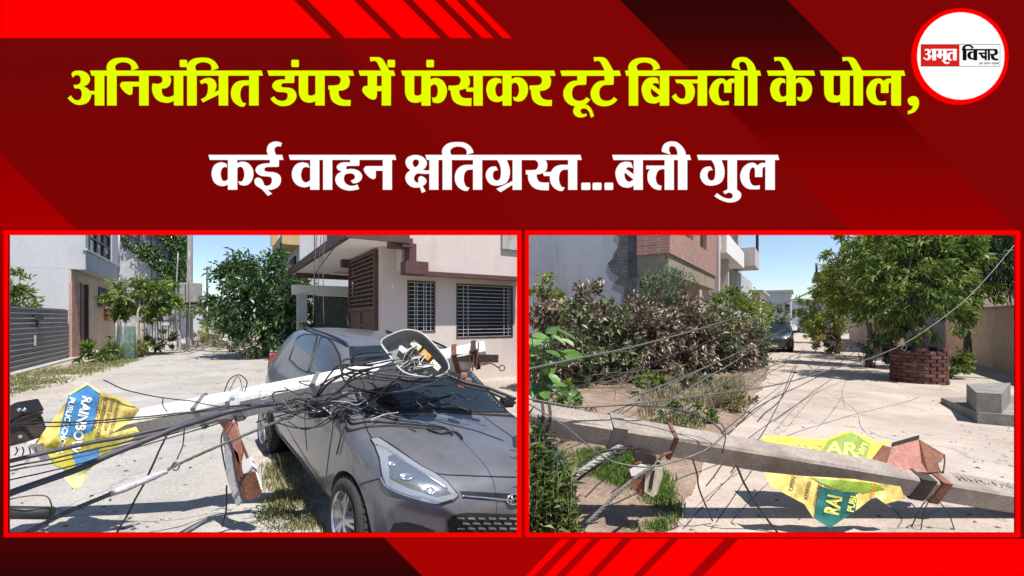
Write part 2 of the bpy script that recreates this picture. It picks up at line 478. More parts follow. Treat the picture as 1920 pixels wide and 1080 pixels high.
G = {
 'a': '135,352 175,312* 255,297* 340,310* 410,355* 443,430* 425,500* 380,540* 330,557 400,595* 443,640 532,640 532,695 460,695 458,740* 420,815* 345,860* 255,873* 185,855* 120,810* 73,762 125,718 165,770* 230,800* 290,775* 312,700* 300,630* 255,597* 190,595 170,540 250,532* 290,490* 293,430* 270,385* 225,368* 185,380* 155,410',
 'ihook': '740,300 730,250* 745,185* 800,125* 880,90* 1000,80* 1110,92* 1195,140* 1245,205* 1262,255 1143,293 1148,240* 1125,195* 1075,165* 1000,152* 930,165* 880,200* 868,245* 888,300',
 'na': '1282,487 1020,487* 975,508* 958,545* 985,605* 1040,665* 1085,695* 1120,704* 1150,690* 1160,650* 1160,562 1282,562',
 'ya': '1600,378 1650,400* 1672,445* 1655,500* 1590,522* 1507,512 1495,600* 1510,680* 1550,760* 1620,815* 1730,838* 1800,828* 1867,800 1867,712 1810,738* 1760,745* 1700,730* 1660,680* 1653,620* 1655,595 1715,592* 1775,555* 1808,480* 1805,420* 1780,378',
 'tra': '590,478 660,437* 740,422* 820,445* 860,510* 865,570* 830,665 912,628 912,695 640,830 610,780 680,745* 715,690* 730,600* 722,530* 690,505* 655,507* 615,523',
 'ta': '1425,465 1290,467* 1200,500* 1140,570* 1115,670* 1130,770* 1180,845* 1260,895* 1330,902 1365,850 1310,830* 1275,760* 1268,680* 1285,600* 1330,550* 1425,540',
 'dda': '318,378 318,448 230,450* 150,475* 100,545* 125,610* 190,650* 300,660* 350,680* 360,730* 335,790* 270,808* 190,790* 127,730 70,775 130,840* 220,885* 300,892* 400,870* 480,800* 507,720* 480,640* 420,595* 340,583* 270,578* 247,545* 270,510* 330,503* 455,503 468,490 470,378',
 'pa': '548,378 548,640* 565,730* 610,800* 680,830* 760,832* 830,808 830,685 790,715* 745,720* 710,705* 700,670* 700,378',
 'ra': '1195,378 1245,415* 1252,480* 1225,530* 1160,547* 1045,550 1045,612 1065,612 1075,710* 1105,800* 1180,860* 1270,885* 1415,888 1420,793 1330,793* 1260,765* 1220,700* 1217,632 1300,622* 1380,570* 1405,480* 1390,410* 1360,378',
 'ma': '180,378 180,557 130,560* 95,590* 90,640* 120,690* 190,755* 265,783* 315,765* 332,700* 332,640 417,640 417,557 330,557 330,378',
 'e': '215,72 350,72* 410,90* 455,140* 545,300 406,300 340,165* 310,133* 275,125* 228,142',
 'pha': '1233,448 1280,428* 1350,425* 1440,465* 1500,560* 1513,640* 1490,740* 1430,815* 1350,840* 1275,825 1260,748 1300,755* 1345,725* 1360,640* 1350,570* 1320,530* 1280,527* 1233,565',
 'sa': '-25,378 20,405* 37,465* 10,530* -50,550* -170,552 -170,620 -137,620 -125,710* -90,800* -20,855* 80,883* 213,888 218,762 110,762* 50,740* 15,680* 10,622 60,612* 120,592 135,645 255,648 255,585 130,585 175,545* 190,480* 180,420* 150,378',
 'kal': '744,795 700,812* 640,822* 560,800* 500,740* 467,620* 490,510* 540,450* 630,420* 715,445 722,510 690,497* 650,515* 622,570* 618,630* 630,690* 655,730* 690,738* 725,722* 744,695',
 'kar': '890,448 940,418* 1000,412* 1080,435* 1150,520* 1170,620* 1145,720* 1080,795* 1000,812* 935,795 917,740 955,748* 995,725* 1020,640* 1010,560* 985,510* 945,495* 910,508* 890,535',
 'tta': '842,378 842,467 760,475* 680,520* 625,600* 605,670* 625,770* 690,850* 770,885* 860,892* 940,875* 1010,835* 1055,785 995,745 950,790* 880,808* 810,795* 765,750* 750,670* 770,590* 820,545* 870,533* 975,530 992,520 995,378',
 'uu': '372,880 330,915* 312,970* 330,1030* 380,1070* 440,1082* 500,1072* 540,1050 527,1015 500,1032* 460,1025* 433,985* 445,945* 490,928* 545,945* 585,1000* 612,1082 660,1065 625,960* 570,890* 505,865',
 'ba': '607,810 550,840* 490,847* 400,825* 335,755* 297,620* 315,520* 370,445* 430,418* 500,412* 560,425 590,515 530,500* 490,510* 468,528 450,588 448,650* 465,705* 500,742* 545,745* 607,706',
 'bad': '460,520 607,630 607,712 440,580',
 'ja': '862,450 1245,450 1245,505 1130,507 1175,570* 1190,660* 1170,750* 1110,830* 1000,857* 920,840* 850,790* 807,730 868,685 905,745* 960,773* 1010,765* 1035,720* 1040,640* 1025,570* 990,525* 940,505* 890,503',
 'la': '1272,440 1220,430* 1170,445* 1130,478 1090,440* 1030,430* 950,455* 880,530* 845,640* 865,750* 920,830* 990,868* 1060,875* 1168,873 1170,808 1090,818* 1040,800* 1005,740* 993,650* 1000,580* 1020,530* 1050,505* 1080,510* 1095,550* 1095,667 1213,667 1215,540* 1230,505* 1272,497',
 'ii': '555,300 545,230* 515,165* 465,145* 425,155* 405,195* 412,240* 432,288 290,240 290,190* 320,120* 385,80* 470,70* 550,90* 630,160* 675,235* 690,300',
 'comma': '1547,800* 1570,750* 1635,727* 1700,755* 1727,830* 1710,920* 1650,995* 1552,1028 1548,975 1600,955* 1635,900* 1637,883 1580,870*',
 'i_big': '1095,379 1095,440 1000,443* 900,475* 853,545* 880,610* 950,650* 1060,660* 1115,675* 1130,730* 1110,790* 1060,818* 1000,810 975,740* 940,695* 890,680* 850,700* 835,745* 860,810* 960,875 1060,985 1130,950 1050,880 1120,883* 1220,840* 1275,760* 1275,670* 1230,615* 1150,588* 1060,582* 1010,565* 1000,530* 1030,503* 1100,498* 1225,498 1245,485 1247,379',
 'rephi': '1068,300 1045,240* 1055,160* 1100,100* 1190,70* 1260,82* 1297,98 1275,155 1225,150* 1180,175* 1172,230* 1200,300',
 'va': '1777,815 1720,835* 1650,840* 1560,810* 1490,730* 1465,620* 1490,520* 1550,450* 1640,423* 1735,440 1762,513 1700,498* 1650,520* 1625,580* 1618,650* 1640,720* 1680,758* 1730,755* 1777,720',
 'ha': '783,379 783,425 680,422* 600,445* 557,495* 575,545* 645,582 570,620* 532,700* 555,790* 630,860* 740,895* 850,890* 932,870 905,797 840,817* 770,813* 700,770* 675,700* 695,630* 760,608* 820,612* 860,645* 855,700* 793,732 830,777 910,762* 970,710* 983,640* 945,580* 880,545* 800,532* 740,540* 712,520* 730,485* 780,480* 925,480 937,465 937,379',
 'ksha': '95,420* 120,350* 190,310* 275,298* 370,320* 435,380* 455,440* 430,510* 380,547 440,558* 497,557 497,615 400,615* 300,605 255,640* 237,690* 255,740* 290,763* 315,765 310,700* 330,665* 370,657* 420,685* 450,735* 430,785* 383,820 435,907 370,938 337,840 280,848* 200,835* 125,775* 92,690* 115,610* 178,557 120,500*|258,508 225,470* 215,420* 235,382* 270,372* 310,385* 322,430* 300,480*',
 'ga': '1635,379 1680,450* 1703,550* 1700,640* 1685,700* 1640,730* 1595,715* 1570,670* 1570,610* 1590,570* 1625,553* 1655,553 1622,495 1560,495* 1490,530* 1448,620* 1465,710* 1530,790* 1640,813* 1770,780* 1830,710* 1855,610* 1845,500* 1800,379',
 'rakar': '283,735 8,870 78,923 283,795',
 'shalf': '655,379 700,410* 712,470* 690,530* 640,552* 502,555 505,623 537,625 545,710* 580,790* 650,855* 750,885* 890,892 892,762 780,762* 720,740* 690,680* 685,625 740,617* 790,598 810,650 915,650 925,585 805,588 850,550* 865,480* 855,420* 825,379',
 'tta2': '915,477 1227,477 1227,535 1170,537* 1110,570* 1075,660* 1080,740* 1115,800* 1170,817 1163,885 1090,880* 1010,835* 950,750* 935,650* 950,580* 980,535 915,535',
 'u': '667,880 630,892* 592,915 625,957 680,930* 730,940* 757,980* 740,1020* 690,1035* 610,1020* 550,990* 487,942 443,988 540,1050* 650,1090* 740,1095* 830,1070* 885,1010* 885,940* 820,880',
 'cha': '860,480 1245,480 1245,560 1010,560 1060,620* 1110,660* 1245,640 1245,760 1150,790* 1040,770* 980,700* 940,600* 860,560',
 'ri': '470,870 520,950* 600,985* 700,960 720,1030 600,1070* 480,1040* 400,960* 330,870',
}
GO = {k: [outline(p) for p in v.split('|')] for k, v in G.items()}

def word(name, items, m, base, scale=1 / 9.0, d=0.003, parent=board, step=0.00005, sx=None):
    """one word cut from thin sheet: items are (glyph, dx, dy), ('|', x0, x1) stems, ('-', x0, x1) head bars, ('.', x0, y0, x1, y1) dots"""
    mb = MB(); sx = sx or scale
    for n, it in enumerate(items):
        k = it[0]
        if k == '|': loops = [[(it[1], 300), (it[2], 300), (it[2], it[3] if len(it) > 3 else 883), (it[1], it[3] if len(it) > 3 else 883)]]
        elif k == '-': loops = [[(it[1], 297), (it[2], 297), (it[2] + 22, 379), (it[1] + 24, 380)]]
        elif k == '.':
            x0, y0, x1, y1 = it[1:]; r = 18
            pts = []
            for cx, cy, a0 in ((x1 - r, y0 + r, -90), (x1 - r, y1 - r, 0), (x0 + r, y1 - r, 90), (x0 + r, y0 + r, 180)):
                for q in range(5):
                    a = R(a0 + 22.5 * q)
                    pts.append((cx + r * math.cos(a), cy + r * math.sin(a)))
            loops = [pts]
        else:
            dx = it[1] if len(it) > 1 else 0; dy = it[2] if len(it) > 2 else 0
            loops = [[(x + dx, y + dy) for x, y in l] for l in GO[k]]
        dd = d + n * step
        mb.prism(loops, lambda x, y: gx(base[0] + x * sx, base[1] + y * scale, dd), (0, dd, 0))
    return mb.build(name, m, parent, fix=False)

YEL = lit('letter_film_yellow', [(0, (229, 255, 0))])
WHI = lit('letter_film_white', [(0, (255, 255, 255))])
word('headline_word', [('-', 450, 3338), ('a',), ('|', 530, 685), ('ihook',), ('|', 738, 892), ('na',), ('|', 1280, 1432), ('ya',), ('|', 1865, 2015), ('.', 1962, 117, 2083, 235),
     ('ihook', 1350), ('|', 2088, 2242), ('tra', 1710), ('|', 2620, 2772), ('ta', 1710), ('|', 3133, 3287)], YEL, (120, 100))
word('headline_word', [('-', 18, 1455), ('dda',), ('pa',), ('|', 828, 980), ('ra',), ('.', 423, 117, 545, 235)], YEL, (500, 100))
word('headline_word', [('-', 25, 617), ('ma',), ('|', 415, 567), ('e',), ('.', 512, 117, 635, 235)], YEL, (670, 100))
word('headline_word', [('-', 742, 3320), ('pa', 260), ('|', 1085, 1235), ('pha',), ('.', 1168, 117, 1292, 235), ('sa', 1710), ('|', 1963, 2115),
     ('kal', 1710), ('|', 2452, 2602), ('kar', 1710), ('ra', 1863)], YEL, (670, 100))
word('headline_word', [('-', 97, 1092), ('tta', -460), ('uu',), ('tta',), ('e', 442)], YEL, (1040, 100))
word('headline_word', [('-', 18, 2285), ('ihook', -658), ('|', 82, 235), ('ba',), ('bad',), ('|', 605, 757), ('ja',), ('|', 1243, 1395), ('la', 593), ('|', 1863, 2017),
     ('ii', 1530), ('|', 2090, 2242)], YEL, (1170, 100))
word('headline_word', [('-', 880, 1663), ('kal', 466), ('|', 1208, 1360), ('kar', 466), ('e', 783)], YEL, (1340, 100))
word('headline_word', [('-', 62, 1473), ('pa', -413), ('|', 407, 558), ('|', 630, 783), ('e', 222), ('la',), ('|', 1270, 1422)], YEL, (1530, 100))
word('headline_comma', [('comma',)], YEL, (1530, 100))
Y2 = 260 - 19.5 / 9
word('headline_word', [('-', 60, 1300), ('kal', -354), ('|', 388, 543), ('kar', -354), ('i_big',), ('rephi',)], WHI, (385, Y2))
word('headline_word', [('-', 1412, 3202), ('va',), ('|', 1775, 1927), ('|', 1992, 2145), ('ha', 1665), ('na', 1718), ('|', 2998, 3151)], WHI, (385, Y2))
word('headline_word', [('-', 430, 3042), ('ksha',), ('|', 497, 650), ('ihook', -20), ('|', 720, 875), ('ta', -190), ('|', 1233, 1387), ('ga',), ('rakar', 1620), ('|', 1900, 2052),
     ('shalf', 1620), ('ta', 1414), ('|', 2837, 2988)], WHI, (750, Y2))
word('headline_dots', [('.', 1440, 765, 1590, 885), ('.', 1630, 765, 1778, 885), ('.', 1830, 765, 1975, 885)], WHI, (930, Y2))
word('headline_word', [('-', 340, 1645), ('ba', 98), ('bad', 98), ('|', 703, 855), ('tta2',), ('|', 1225, 1378), ('ii', 890), ('|', 1450, 1603)], WHI, (1110, Y2))
word('headline_word', [('-', 152, 1510), ('ga', -1243), ('|', 667, 820, 885), ('u',), ('la', 35), ('|', 1305, 1458)], WHI, (1290, Y2))

# ---- round emblem
logo = MB()
def disc(cx, cy, r, d, n=64):
    return [gx(cx + r * math.cos(2 * math.pi * i / n), cy + r * math.sin(2 * math.pi * i / n), d) for i in range(n)]
ring = MB(); o = disc(1798, 107, 89.5, 0.008); i_ = disc(1798, 107, 81.5, 0.008); b_ = disc(1798, 107, 89.5, 0.0)
ring.add(o + i_, [(k, (k + 1) % 64, 64 + (k + 1) % 64, 64 + k) for k in range(64)])
ring.add(o + b_, [(k, (k + 1) % 64, 64 + (k + 1) % 64, 64 + k) for k in range(64)])
emb = ring.build('emblem_ring', RED, board, fix=False)
MB().add(disc(1798, 107, 82, 0.0075), [tuple(range(64))]).build('emblem_disc', WHI, emb, fix=False)
LR = lit('emblem_film_red', [(0, (222, 33, 28))]); LK = lit('emblem_film_black', [(0, (20, 18, 16))])
def rect(name, x0, y0, x1, y1, m, d): return MB().add([gx(x0, y0, d), gx(x1, y0, d), gx(x1, y1, d), gx(x0, y1, d)], [(0, 1, 2, 3)]).build(name, m, emb, fix=False)
rect('emblem_plate_edge', 1723, 85.2, 1871.2, 126.8, LK, 0.0085)
rect('emblem_plate', 1724, 86.2, 1870.4, 126, WHI, 0.0088)
rect('emblem_plate', 1723.8, 86, 1795, 126.2, LR, 0.0091)
S3 = 21.3 / 586.0
word('emblem_word', [('-', 450, 1720), ('a',), ('|', 520, 700), ('ma', 640), ('|', 1055, 1230, 870), ('ri', 650), ('ta', 120), ('|', 1543, 1720)], WHI, (1724.6, 94.2 - 297 * S3), S3, 0.0096, emb, 0.00002, sx=65.0 / 1720)
word('emblem_word', [('-', 10, 1660), ('ihook', -690), ('|', 60, 235), ('va', -1190), ('|', 560, 735), ('cha', -60), ('|', 1090, 1180), ('|', 1230, 1330), ('ra', 300)], LK, (1798.6, 94.2 - 297 * S3), S3, 0.0096, emb, 0.00002, sx=68.0 / 1700)
tl = MB(); rr_ = random.Random(4)
x = 1831.5
for wlen in (6.5, 12, 14.5):
    tl.add([gx(x, 119.6, .0096), gx(x + wlen, 119.6, .0096), gx(x + wlen, 120.3, .0096), gx(x, 120.3, .0096)], [(0, 1, 2, 3)])
    q = x + 0.4
    while q < x + wlen - 0.6:
        hh = rr_.choice((122.6, 123.2, 124.2))
        tl.add([gx(q, 120.3, .0096), gx(q + .75, 120.3, .0096), gx(q + .75, hh, .0096), gx(q, hh, .0096)], [(0, 1, 2, 3)])
        if rr_.random() < .6:
            tl.add([gx(q + .75, 121.2, .0096), gx(q + 1.5, 121.6, .0096), gx(q + 1.5, 122.3, .0096), gx(q + .75, 122.0, .0096)], [(0, 1, 2, 3)])
        q += 1.75
    x += wlen + 2.2
tl.build('emblem_tagline', LK, emb, fix=False)

# ---- posts and stays that carry the board
m_post = surf('galvanised_post', (0.3, 0.31, 0.32, 1), 0.45, 0.8, bump=0.05)
zb = bp(0, YB).z; zt = bp(0, YT).z
for px in (-40, 1960):
    x = bp(px, 0).x
    pm = MB()
    pm.box((x, TH + 0.04, zt / 2), (0.06, 0.06, zt)).box((x, TH + 0.04, 0.012), (0.25, 0.25, 0.024))
    pm.build('post', m_post, board)
# ================================================================== the place: two lanes that fork behind the board
dA = Vector((-0.5392, 0.8422, 0)); nA = Vector((0.8422, 0.5392, 0))
dB = Vector((0.5360, 0.8442, 0)); nB = Vector((0.8442, -0.5360, 0))
def A(s, o, z=0.0): return dA * s + nA * o + Vector((0, 0, z))       # left lane: s metres along, o metres to its right
def B(s, o, z=0.0): return dB * s + nB * o + Vector((0, 0, z))       # right lane

CARX, CARY, CARYAW, CARROLL, CARPITCH, CSC, CSZ = -1.34, 4.62, 0.70, 0.084, -0.0925, 1.035, 0.962
cu = Vector((math.sin(CARYAW), -math.cos(CARYAW), 0)); cv = Vector((-math.cos(CARYAW), -math.sin(CARYAW), 0))
def gh(x, y):
    """height of the ground: flat but for the banked verge that the car stands on, with small unevenness"""
    d = Vector((x - CARX, y - CARY, 0))
    u, v = d.dot(cu), d.dot(cv)
    k = max(abs(u) - 1.75, abs(v) - 0.85, 0.0)
    w = max(0.0, 1 - k / 0.9); w = w * w * (3 - 2 * w)
    return w * (max(-1.8, min(1.8, u)) * math.tan(CARPITCH) + max(-.9, min(.9, v)) * math.tan(CARROLL))

def axes(lo, hi, fine_lo, fine_hi, st, grow=1.35):
    r = []
    x = fine_lo
    while x <= fine_hi + 1e-6: r.append(x); x += st
    a = fine_lo; d = st
    while a > lo: d *= grow; a -= d; r.insert(0, max(a, lo))
    a = fine_hi; d = st
    while a < hi: d *= grow; a += d; r.append(min(a, hi))
    return r
m_ground = surf('dusty_ground', (0.36, 0.315, 0.265, 1), 0.95, var=0.22, scale=0.5, fine=9, bump=0.5, bump_d=0.02, stain=(0.24, 0.2, 0.15, 1), stain_scale=0.35, stain_lo=0.5, stain_hi=0.75)
xs_ = axes(-900, 900, -7, 8, 0.22); ys_ = axes(-60, 1500, 1, 12, 0.22)
g = MB()
vs_ = [(x, y, gh(x, y) + 0.012 * noise.noise(Vector((x * .8, y * .8, 0)))) for y in ys_ for x in xs_]
nx = len(xs_)
g.add(vs_, [(j * nx + i, j * nx + i + 1, (j + 1) * nx + i + 1, (j + 1) * nx + i) for j in range(len(ys_) - 1) for i in range(nx - 1)], 0, True)
tag(g.build('ground', m_ground, fix=False), kind='structure')

def sheet(name, fr, s0, s1, o0, o1, m, dz, ns=60, no=12, wob=0.25):
    """a lane laid dz above the ground, with crumbled edges"""
    mb = MB(); v = []
    for i in range(ns + 1):
        t = i / ns; s = s0 + (s1 - s0) * (t ** 1.6)
        for j in range(no + 1):
            q = j / no
            e = wob * (noise.noise(Vector((s * .9, q * 3, dz * 900))) + .5 * noise.noise(Vector((s * 3.1, q * 5, 7))))
            o = o0 + (o1 - o0) * q + (e if j in (0, no) else 0)
            p = fr(s, o)
            v.append((p.x, p.y, gh(p.x, p.y) + 0.013 + dz))
    w = no + 1
    mb.add(v, [(i * w + j, i * w + j + 1, (i + 1) * w + j + 1, (i + 1) * w + j) for i in range(ns) for j in range(no)], 0, True)
    return tag(mb.build(name, m, fix=False), kind='structure')
def roadmat(name, c, c2, stain, sc=0.7):
    m = surf(name, c, 0.9, var=0.2, scale=sc, fine=38, bump=0.35, bump_d=0.006, stain=stain, stain_scale=0.55, stain_lo=0.50, stain_hi=0.72, col2=c2, cracks=.55)
    return m
m_roadA = roadmat('grey_concrete_lane', (0.325, 0.303, 0.278, 1), (0.415, 0.39, 0.36, 1), (0.35, 0.30, 0.25, 1))
m_roadB = roadmat('pale_dusty_lane', (0.385, 0.315, 0.26, 1), (0.485, 0.41, 0.345, 1), (0.29, 0.23, 0.18, 1))
sheet('lane', A, -8, 90, -2.9, 2.35, m_roadA, 0.004)
sheet('lane', B, -8, 160, -0.85, 2.9, m_roadB, 0.010)

# ---- wall helper: a box in a lane's frame
def fbox(mb, fr, s0, s1, o0, o1, z0, z1, mi=0):
    vs = [fr(s, o, z) for s in (s0, s1) for o in (o0, o1) for z in (z0, z1)]
    return mb.add(vs, [(0, 1, 3, 2), (4, 6, 7, 5), (0, 4, 5, 1), (2, 3, 7, 6), (0, 2, 6, 4), (1, 5, 7, 3)], mi)
def FB(name, fr, args, m, parent):
    mb = MB()
    for a in (args if isinstance(args[0], (list, tuple)) else [args]): fbox(mb, fr, *a)
    return mb.build(name, m, parent, True)

m_white = surf('old_white_wash', (0.43, 0.44, 0.46, 1), 0.9, var=0.07, scale=0.9, fine=22, bump=0.1, stain=(0.30, 0.30, 0.31, 1), stain_scale=0.8, stain_lo=0.55, stain_hi=0.8, stretch=(1, 1, .3), fa=.2)
m_beige = surf('beige_plaster', (0.50, 0.40, 0.31, 1), 0.9, var=0.12, scale=1.2, fine=25, bump=0.2, stain=(0.25, 0.2, 0.16, 1), stain_scale=0.8, stain_lo=0.6, stain_hi=0.8, fa=.3, stretch=(1, 1, .5))
m_pinkbrick = surf('pink_brick_face', (0.45, 0.26, 0.21, 1), 0.9, var=0.25, scale=4, fine=30)
m_brown = surf('brown_door_paint', (0.085, 0.036, 0.024, 1), 0.55, var=0.3, scale=5, fine=40, bump=0.1)
m_maroon = surf('maroon_trim_paint', (0.085, 0.035, 0.033, 1), 0.6, var=0.25, scale=4, fine=40, bump=0.1)
m_dark = plain('dark_interior', (0.012, 0.012, 0.014, 1), 0.7)
m_glass = plain('dark_window_glass', (0.02, 0.022, 0.026, 1), 0.08)
m_steel = surf('painted_steel', (0.05, 0.05, 0.055, 1), 0.5, 0.3, bump=0.05)
m_iron = surf('pale_iron_bars', (0.42, 0.42, 0.43, 1), 0.5, 0.2, bump=0.02)
m_conc = surf('grey_concrete', (0.36, 0.34, 0.32, 1), 0.92, var=0.18, scale=3, fine=45, bump=0.35, stain=(0.17, 0.16, 0.15, 1), stain_scale=2, stain_lo=0.6, stain_hi=0.8)
m_weather = surf('weathered_render', (0.38, 0.38, 0.39, 1), 0.95, var=0.2, scale=0.8, fine=14, bump=0.3, stain=(0.05, 0.05, 0.05, 1), stain_scale=0.9, stain_lo=0.47, stain_hi=0.62, stretch=(1.6, 1.6, .7))

# ---- ribbed steel gate, left lane
gate = empty('steel_gate', A(18, -5.39), 0, 'grey ribbed steel sliding gate across a yard entrance, left of the white house', 'gate')
m_gate = surf('grey_gate_paint', (0.165, 0.165, 0.185, 1), 0.5, 0.25, var=0.12, scale=1.5, fine=30, bump=0.08, stain=(0.1, 0.1, 0.11, 1), stain_scale=1.1)
m_lip = surf('light_caught_rib_edge', (0.36, 0.36, 0.37, 1), 0.7, var=0.15, scale=3)  # paler tone paints the light caught along the rib lips
zc = 0.04; nsl = 12; hsl = 1.98 / nsl
for k in range(nsl):
    z0 = zc + k * hsl
    mb = MB()
    # a ribbed board: face, then a proud lip along its top
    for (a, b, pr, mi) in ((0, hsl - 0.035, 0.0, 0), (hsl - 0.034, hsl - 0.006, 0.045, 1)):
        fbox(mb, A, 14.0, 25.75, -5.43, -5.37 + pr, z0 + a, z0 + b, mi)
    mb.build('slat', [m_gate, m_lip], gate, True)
gf = MB()
for s in (14.0, 19.9, 25.78): fbox(gf, A, s - .03, s + .03, -5.50, -5.435, 0.0, 2.02)
fbox(gf, A, 14, 25.8, -5.50, -5.44, 2.005, 2.05)
gf.build('gate_frame', m_steel, gate, True)
hm = MB(); fbox(hm, A, 21.6, 22.2, -5.33, -5.25, 1.62, 1.78); fbox(hm, A, 21.7, 21.8, -5.33, -5.27, 1.35, 1.62); hm.build('latch', m_steel, gate, True)
hm = MB(); fbox(hm, A, 21.55, 21.6, -5.33, -5.28, 0.75, 1.1); hm.build('handle', m_iron, gate, True)
fbt = MB(); fbox(fbt, A, 13.8, 26.0, -5.6, -5.05, 0.0, 0.05); tag(fbt.build('gate_track', m_conc), 'low concrete strip under the grey ribbed gate', 'kerb')

# ---- white two storey house, left lane
hl = empty('white_house', A(26, -5.39), 0, 'white two storey house with overhanging upper floor beside the grey gate', 'house')
FB('wall', A, [(26.0, 37.0, -11.5, -5.39, 0, 3.74), ], m_white, hl)
FB('upper_wall', A, [(26.0, 33.3, -11.5, -4.88, 3.745, 4.62), (26.0, 33.3, -11.5, -5.05, 4.62, 6.4), (26.0, 26.5, -5.05, -4.88, 4.62, 6.4), (31.6, 33.3, -5.05, -4.88, 4.62, 6.4)], m_white, hl)
FB('ledge', A, (25.93, 33.4, -4.95, -4.80, 4.56, 4.64), m_white, hl)
w = FB('window', A, (27.0, 31.3, -5.04, -4.98, 4.68, 6.3), m_glass, hl)
fm = MB()
for s in (26.95, 28.4, 29.85, 31.3): fbox(fm, A, s - .04, s + .04, -4.975, -4.9, 4.64, 6.3)
for z in (5.3, 5.9): fbox(fm, A, 26.95, 31.3, -4.973, -4.91, z - .03, z + .03)
fm.build('frame', m_steel, w, True)
FB('window_curtain', A, (29.9, 31.2, -4.985, -4.976, 5.0, 5.36), m_white, hl)
FB('pilaster', A, [(25.97, 27.35, -5.385, -5.29, 0, 3.2)], m_pinkbrick, hl)
FB('facade_render', A, [(28.65, 36.8, -5.388, -5.34, 0, 3.72), (27.35, 28.65, -5.388, -5.34, 3.25, 3.72), (25.98, 27.35, -5.384, -5.32, 3.2, 3.72)], m_beige, hl)
dr = FB('door', A, (27.36, 28.64, -5.387, -5.365, 0.05, 3.24), m_brown, hl)
FB('door_frame', A, [(27.3, 27.42, -5.364, -5.26, 0, 3.26), (28.58, 28.7, -5.364, -5.26, 0, 3.26)], m_maroon, hl)
FB('side_window', A, (31.0, 34.0, -5.338, -5.30, 2.35, 3.3), m_dark, hl)
FB('sill', A, (30.8, 34.3, -5.339, -4.95, 2.2, 2.33), m_conc, hl)
m_orange = surf('orange_board_paint', (0.5, 0.13, 0.045, 1), 0.6, var=0.2, scale=4)
FB('sign_board', A, (32.4, 34.6, -5.335, -5.2, 1.55, 2.15), m_orange, hl)
FB('step', A, (27.0, 29.2, -5.2, -4.7, 0, 0.16), m_conc, hl)
mb = MB(); mb.tube([A(33.35, -4.86, z) for z in (0.3, 2, 3.7, 4.4)], 0.05, 8); mb.tube([A(33.3, -4.86, 4.4), A(33.3, -4.86, 7)], 0.05, 8)
mb.build('drain_pipe', m_white, hl, True)

# ---- weathered grey building covered in creeper, further along
wb = empty('weathered_building', A(44, -5), 0, 'stained grey rendered building with a creeper hanging over its corner', 'building')
FB('wall', A, [(44.4, 56, -13, -2.9, 0, 9.6)], m_weather, wb)
FB('wall_band', A, [(44.33, 44.39, -13, -7.2, 6.4, 9.6)], m_white, wb)
FB('cornice', A, (44.2, 56.2, -13.1, -2.75, 9.6, 9.85), m_conc, wb)
# yard gate of dark bars below it
yg = empty('yard_gate', A(41, -3.5), 0, 'black barred yard gate under the stained grey building', 'gate')
FB('gate_frame', A, [(41, 41.06, -5.0, -2.6, 0.1, 0.18), (41, 41.06, -5.0, -2.6, 1.5, 1.58), (41, 41.06, -5.06, -4.98, 0, 2.3), (41, 41.06, -2.62, -2.54, 0, 2.3)], m_steel, yg)
for k in range(15):
    o = -4.9 + k * 0.15
    FB('bar', A, (41.01, 41.05, o - .02, o + .02, 0.12, 1.62), m_steel, yg)
FB('letter_plate', A, (40.94, 40.99, -3.6, -3.2, 1.2, 1.4), m_white, yg)

# ---- far closing buildings at the end of the left lane
for k, (s, o0, o1, z, m, lab) in enumerate([(78, -14, -4.5, 5.2, m_beige, 'low beige building far down the left lane behind the utility pole'), (92, -5, 12, 4.4, m_white, 'low white building closing the end of the left lane behind the big tree')]):
    fb_ = empty('far_building', A(s, (o0 + o1) / 2), 0, lab, 'building')
    FB('wall', A, (s, s + 8, o0, o1, 0, z), m, fb_)
    FB('roof_slab', A, (s - .4, s + 8.4, o0 - .4, o1 + .4, z, z + .25), m_conc, fb_)
    for q in range(4):
        o = o0 + (q + .6) * (o1 - o0) / 4.4
        FB('window', A, (s - .06, s - .01, o, o + 1.1, 1.3, 2.7), m_dark, fb_)

# ---- house with the porch, right of the left lane
m_pink = surf('pale_pink_wash', (0.53, 0.46, 0.43, 1), 0.9, var=0.05, scale=1.0, fine=25, bump=0.08, stain=(0.44, 0.32, 0.30, 1), stain_scale=0.9, stain_lo=0.52, stain_hi=0.78, stretch=(1, 1, .35), fa=.15)
m_ceil = surf('white_porch_ceiling', (0.74, 0.73, 0.71, 1), 0.9, var=0.04, scale=1, fine=25, bump=0.08, fa=.12)
hp = empty('porch_house', A(11, 3.3), 0, 'pale pink house with maroon trimmed porch roof and barred windows behind the car', 'house')
# front wall in pieces round the two windows (no boolean): columns and strips
W1 = (3.91, 4.66, 1.30, 2.62); W2 = (5.26, 7.05, 1.12, 2.60)
FB('wall', A, [(10.97, 11.25, 3.26, W1[0], 0, 3.5), (10.97, 11.25, W1[0], W1[1], 0, W1[2]), (10.97, 11.25, W1[0], W1[1], W1[3], 3.5), (10.97, 11.25, W1[1], W2[0], 0, 3.5),
               (10.97, 11.25, W2[0], W2[1], 0, W2[2]), (10.97, 11.25, W2[0], W2[1], W2[3], 3.5), (10.97, 11.25, W2[1], 7.20, 0, 3.5),
               (11.25, 14.3, 6.95, 7.20, 0, 3.5), (13.95, 14.3, 3.5, 6.95, 0, 3.5)], m_pink, hp)
FB('upper_wall', A, [(10.55, 14.3, 3.62, 7.20, 2.82, 4.5)], m_pink, hp)
FB('upper_panel', A, [(10.47, 10.545, 6.4, 7.1, 3.55, 4.4)], m_conc, hp)
FB('trim_band', A, [(10.43, 10.60, 3.62, 7.22, 2.70, 2.815)], m_maroon, hp)
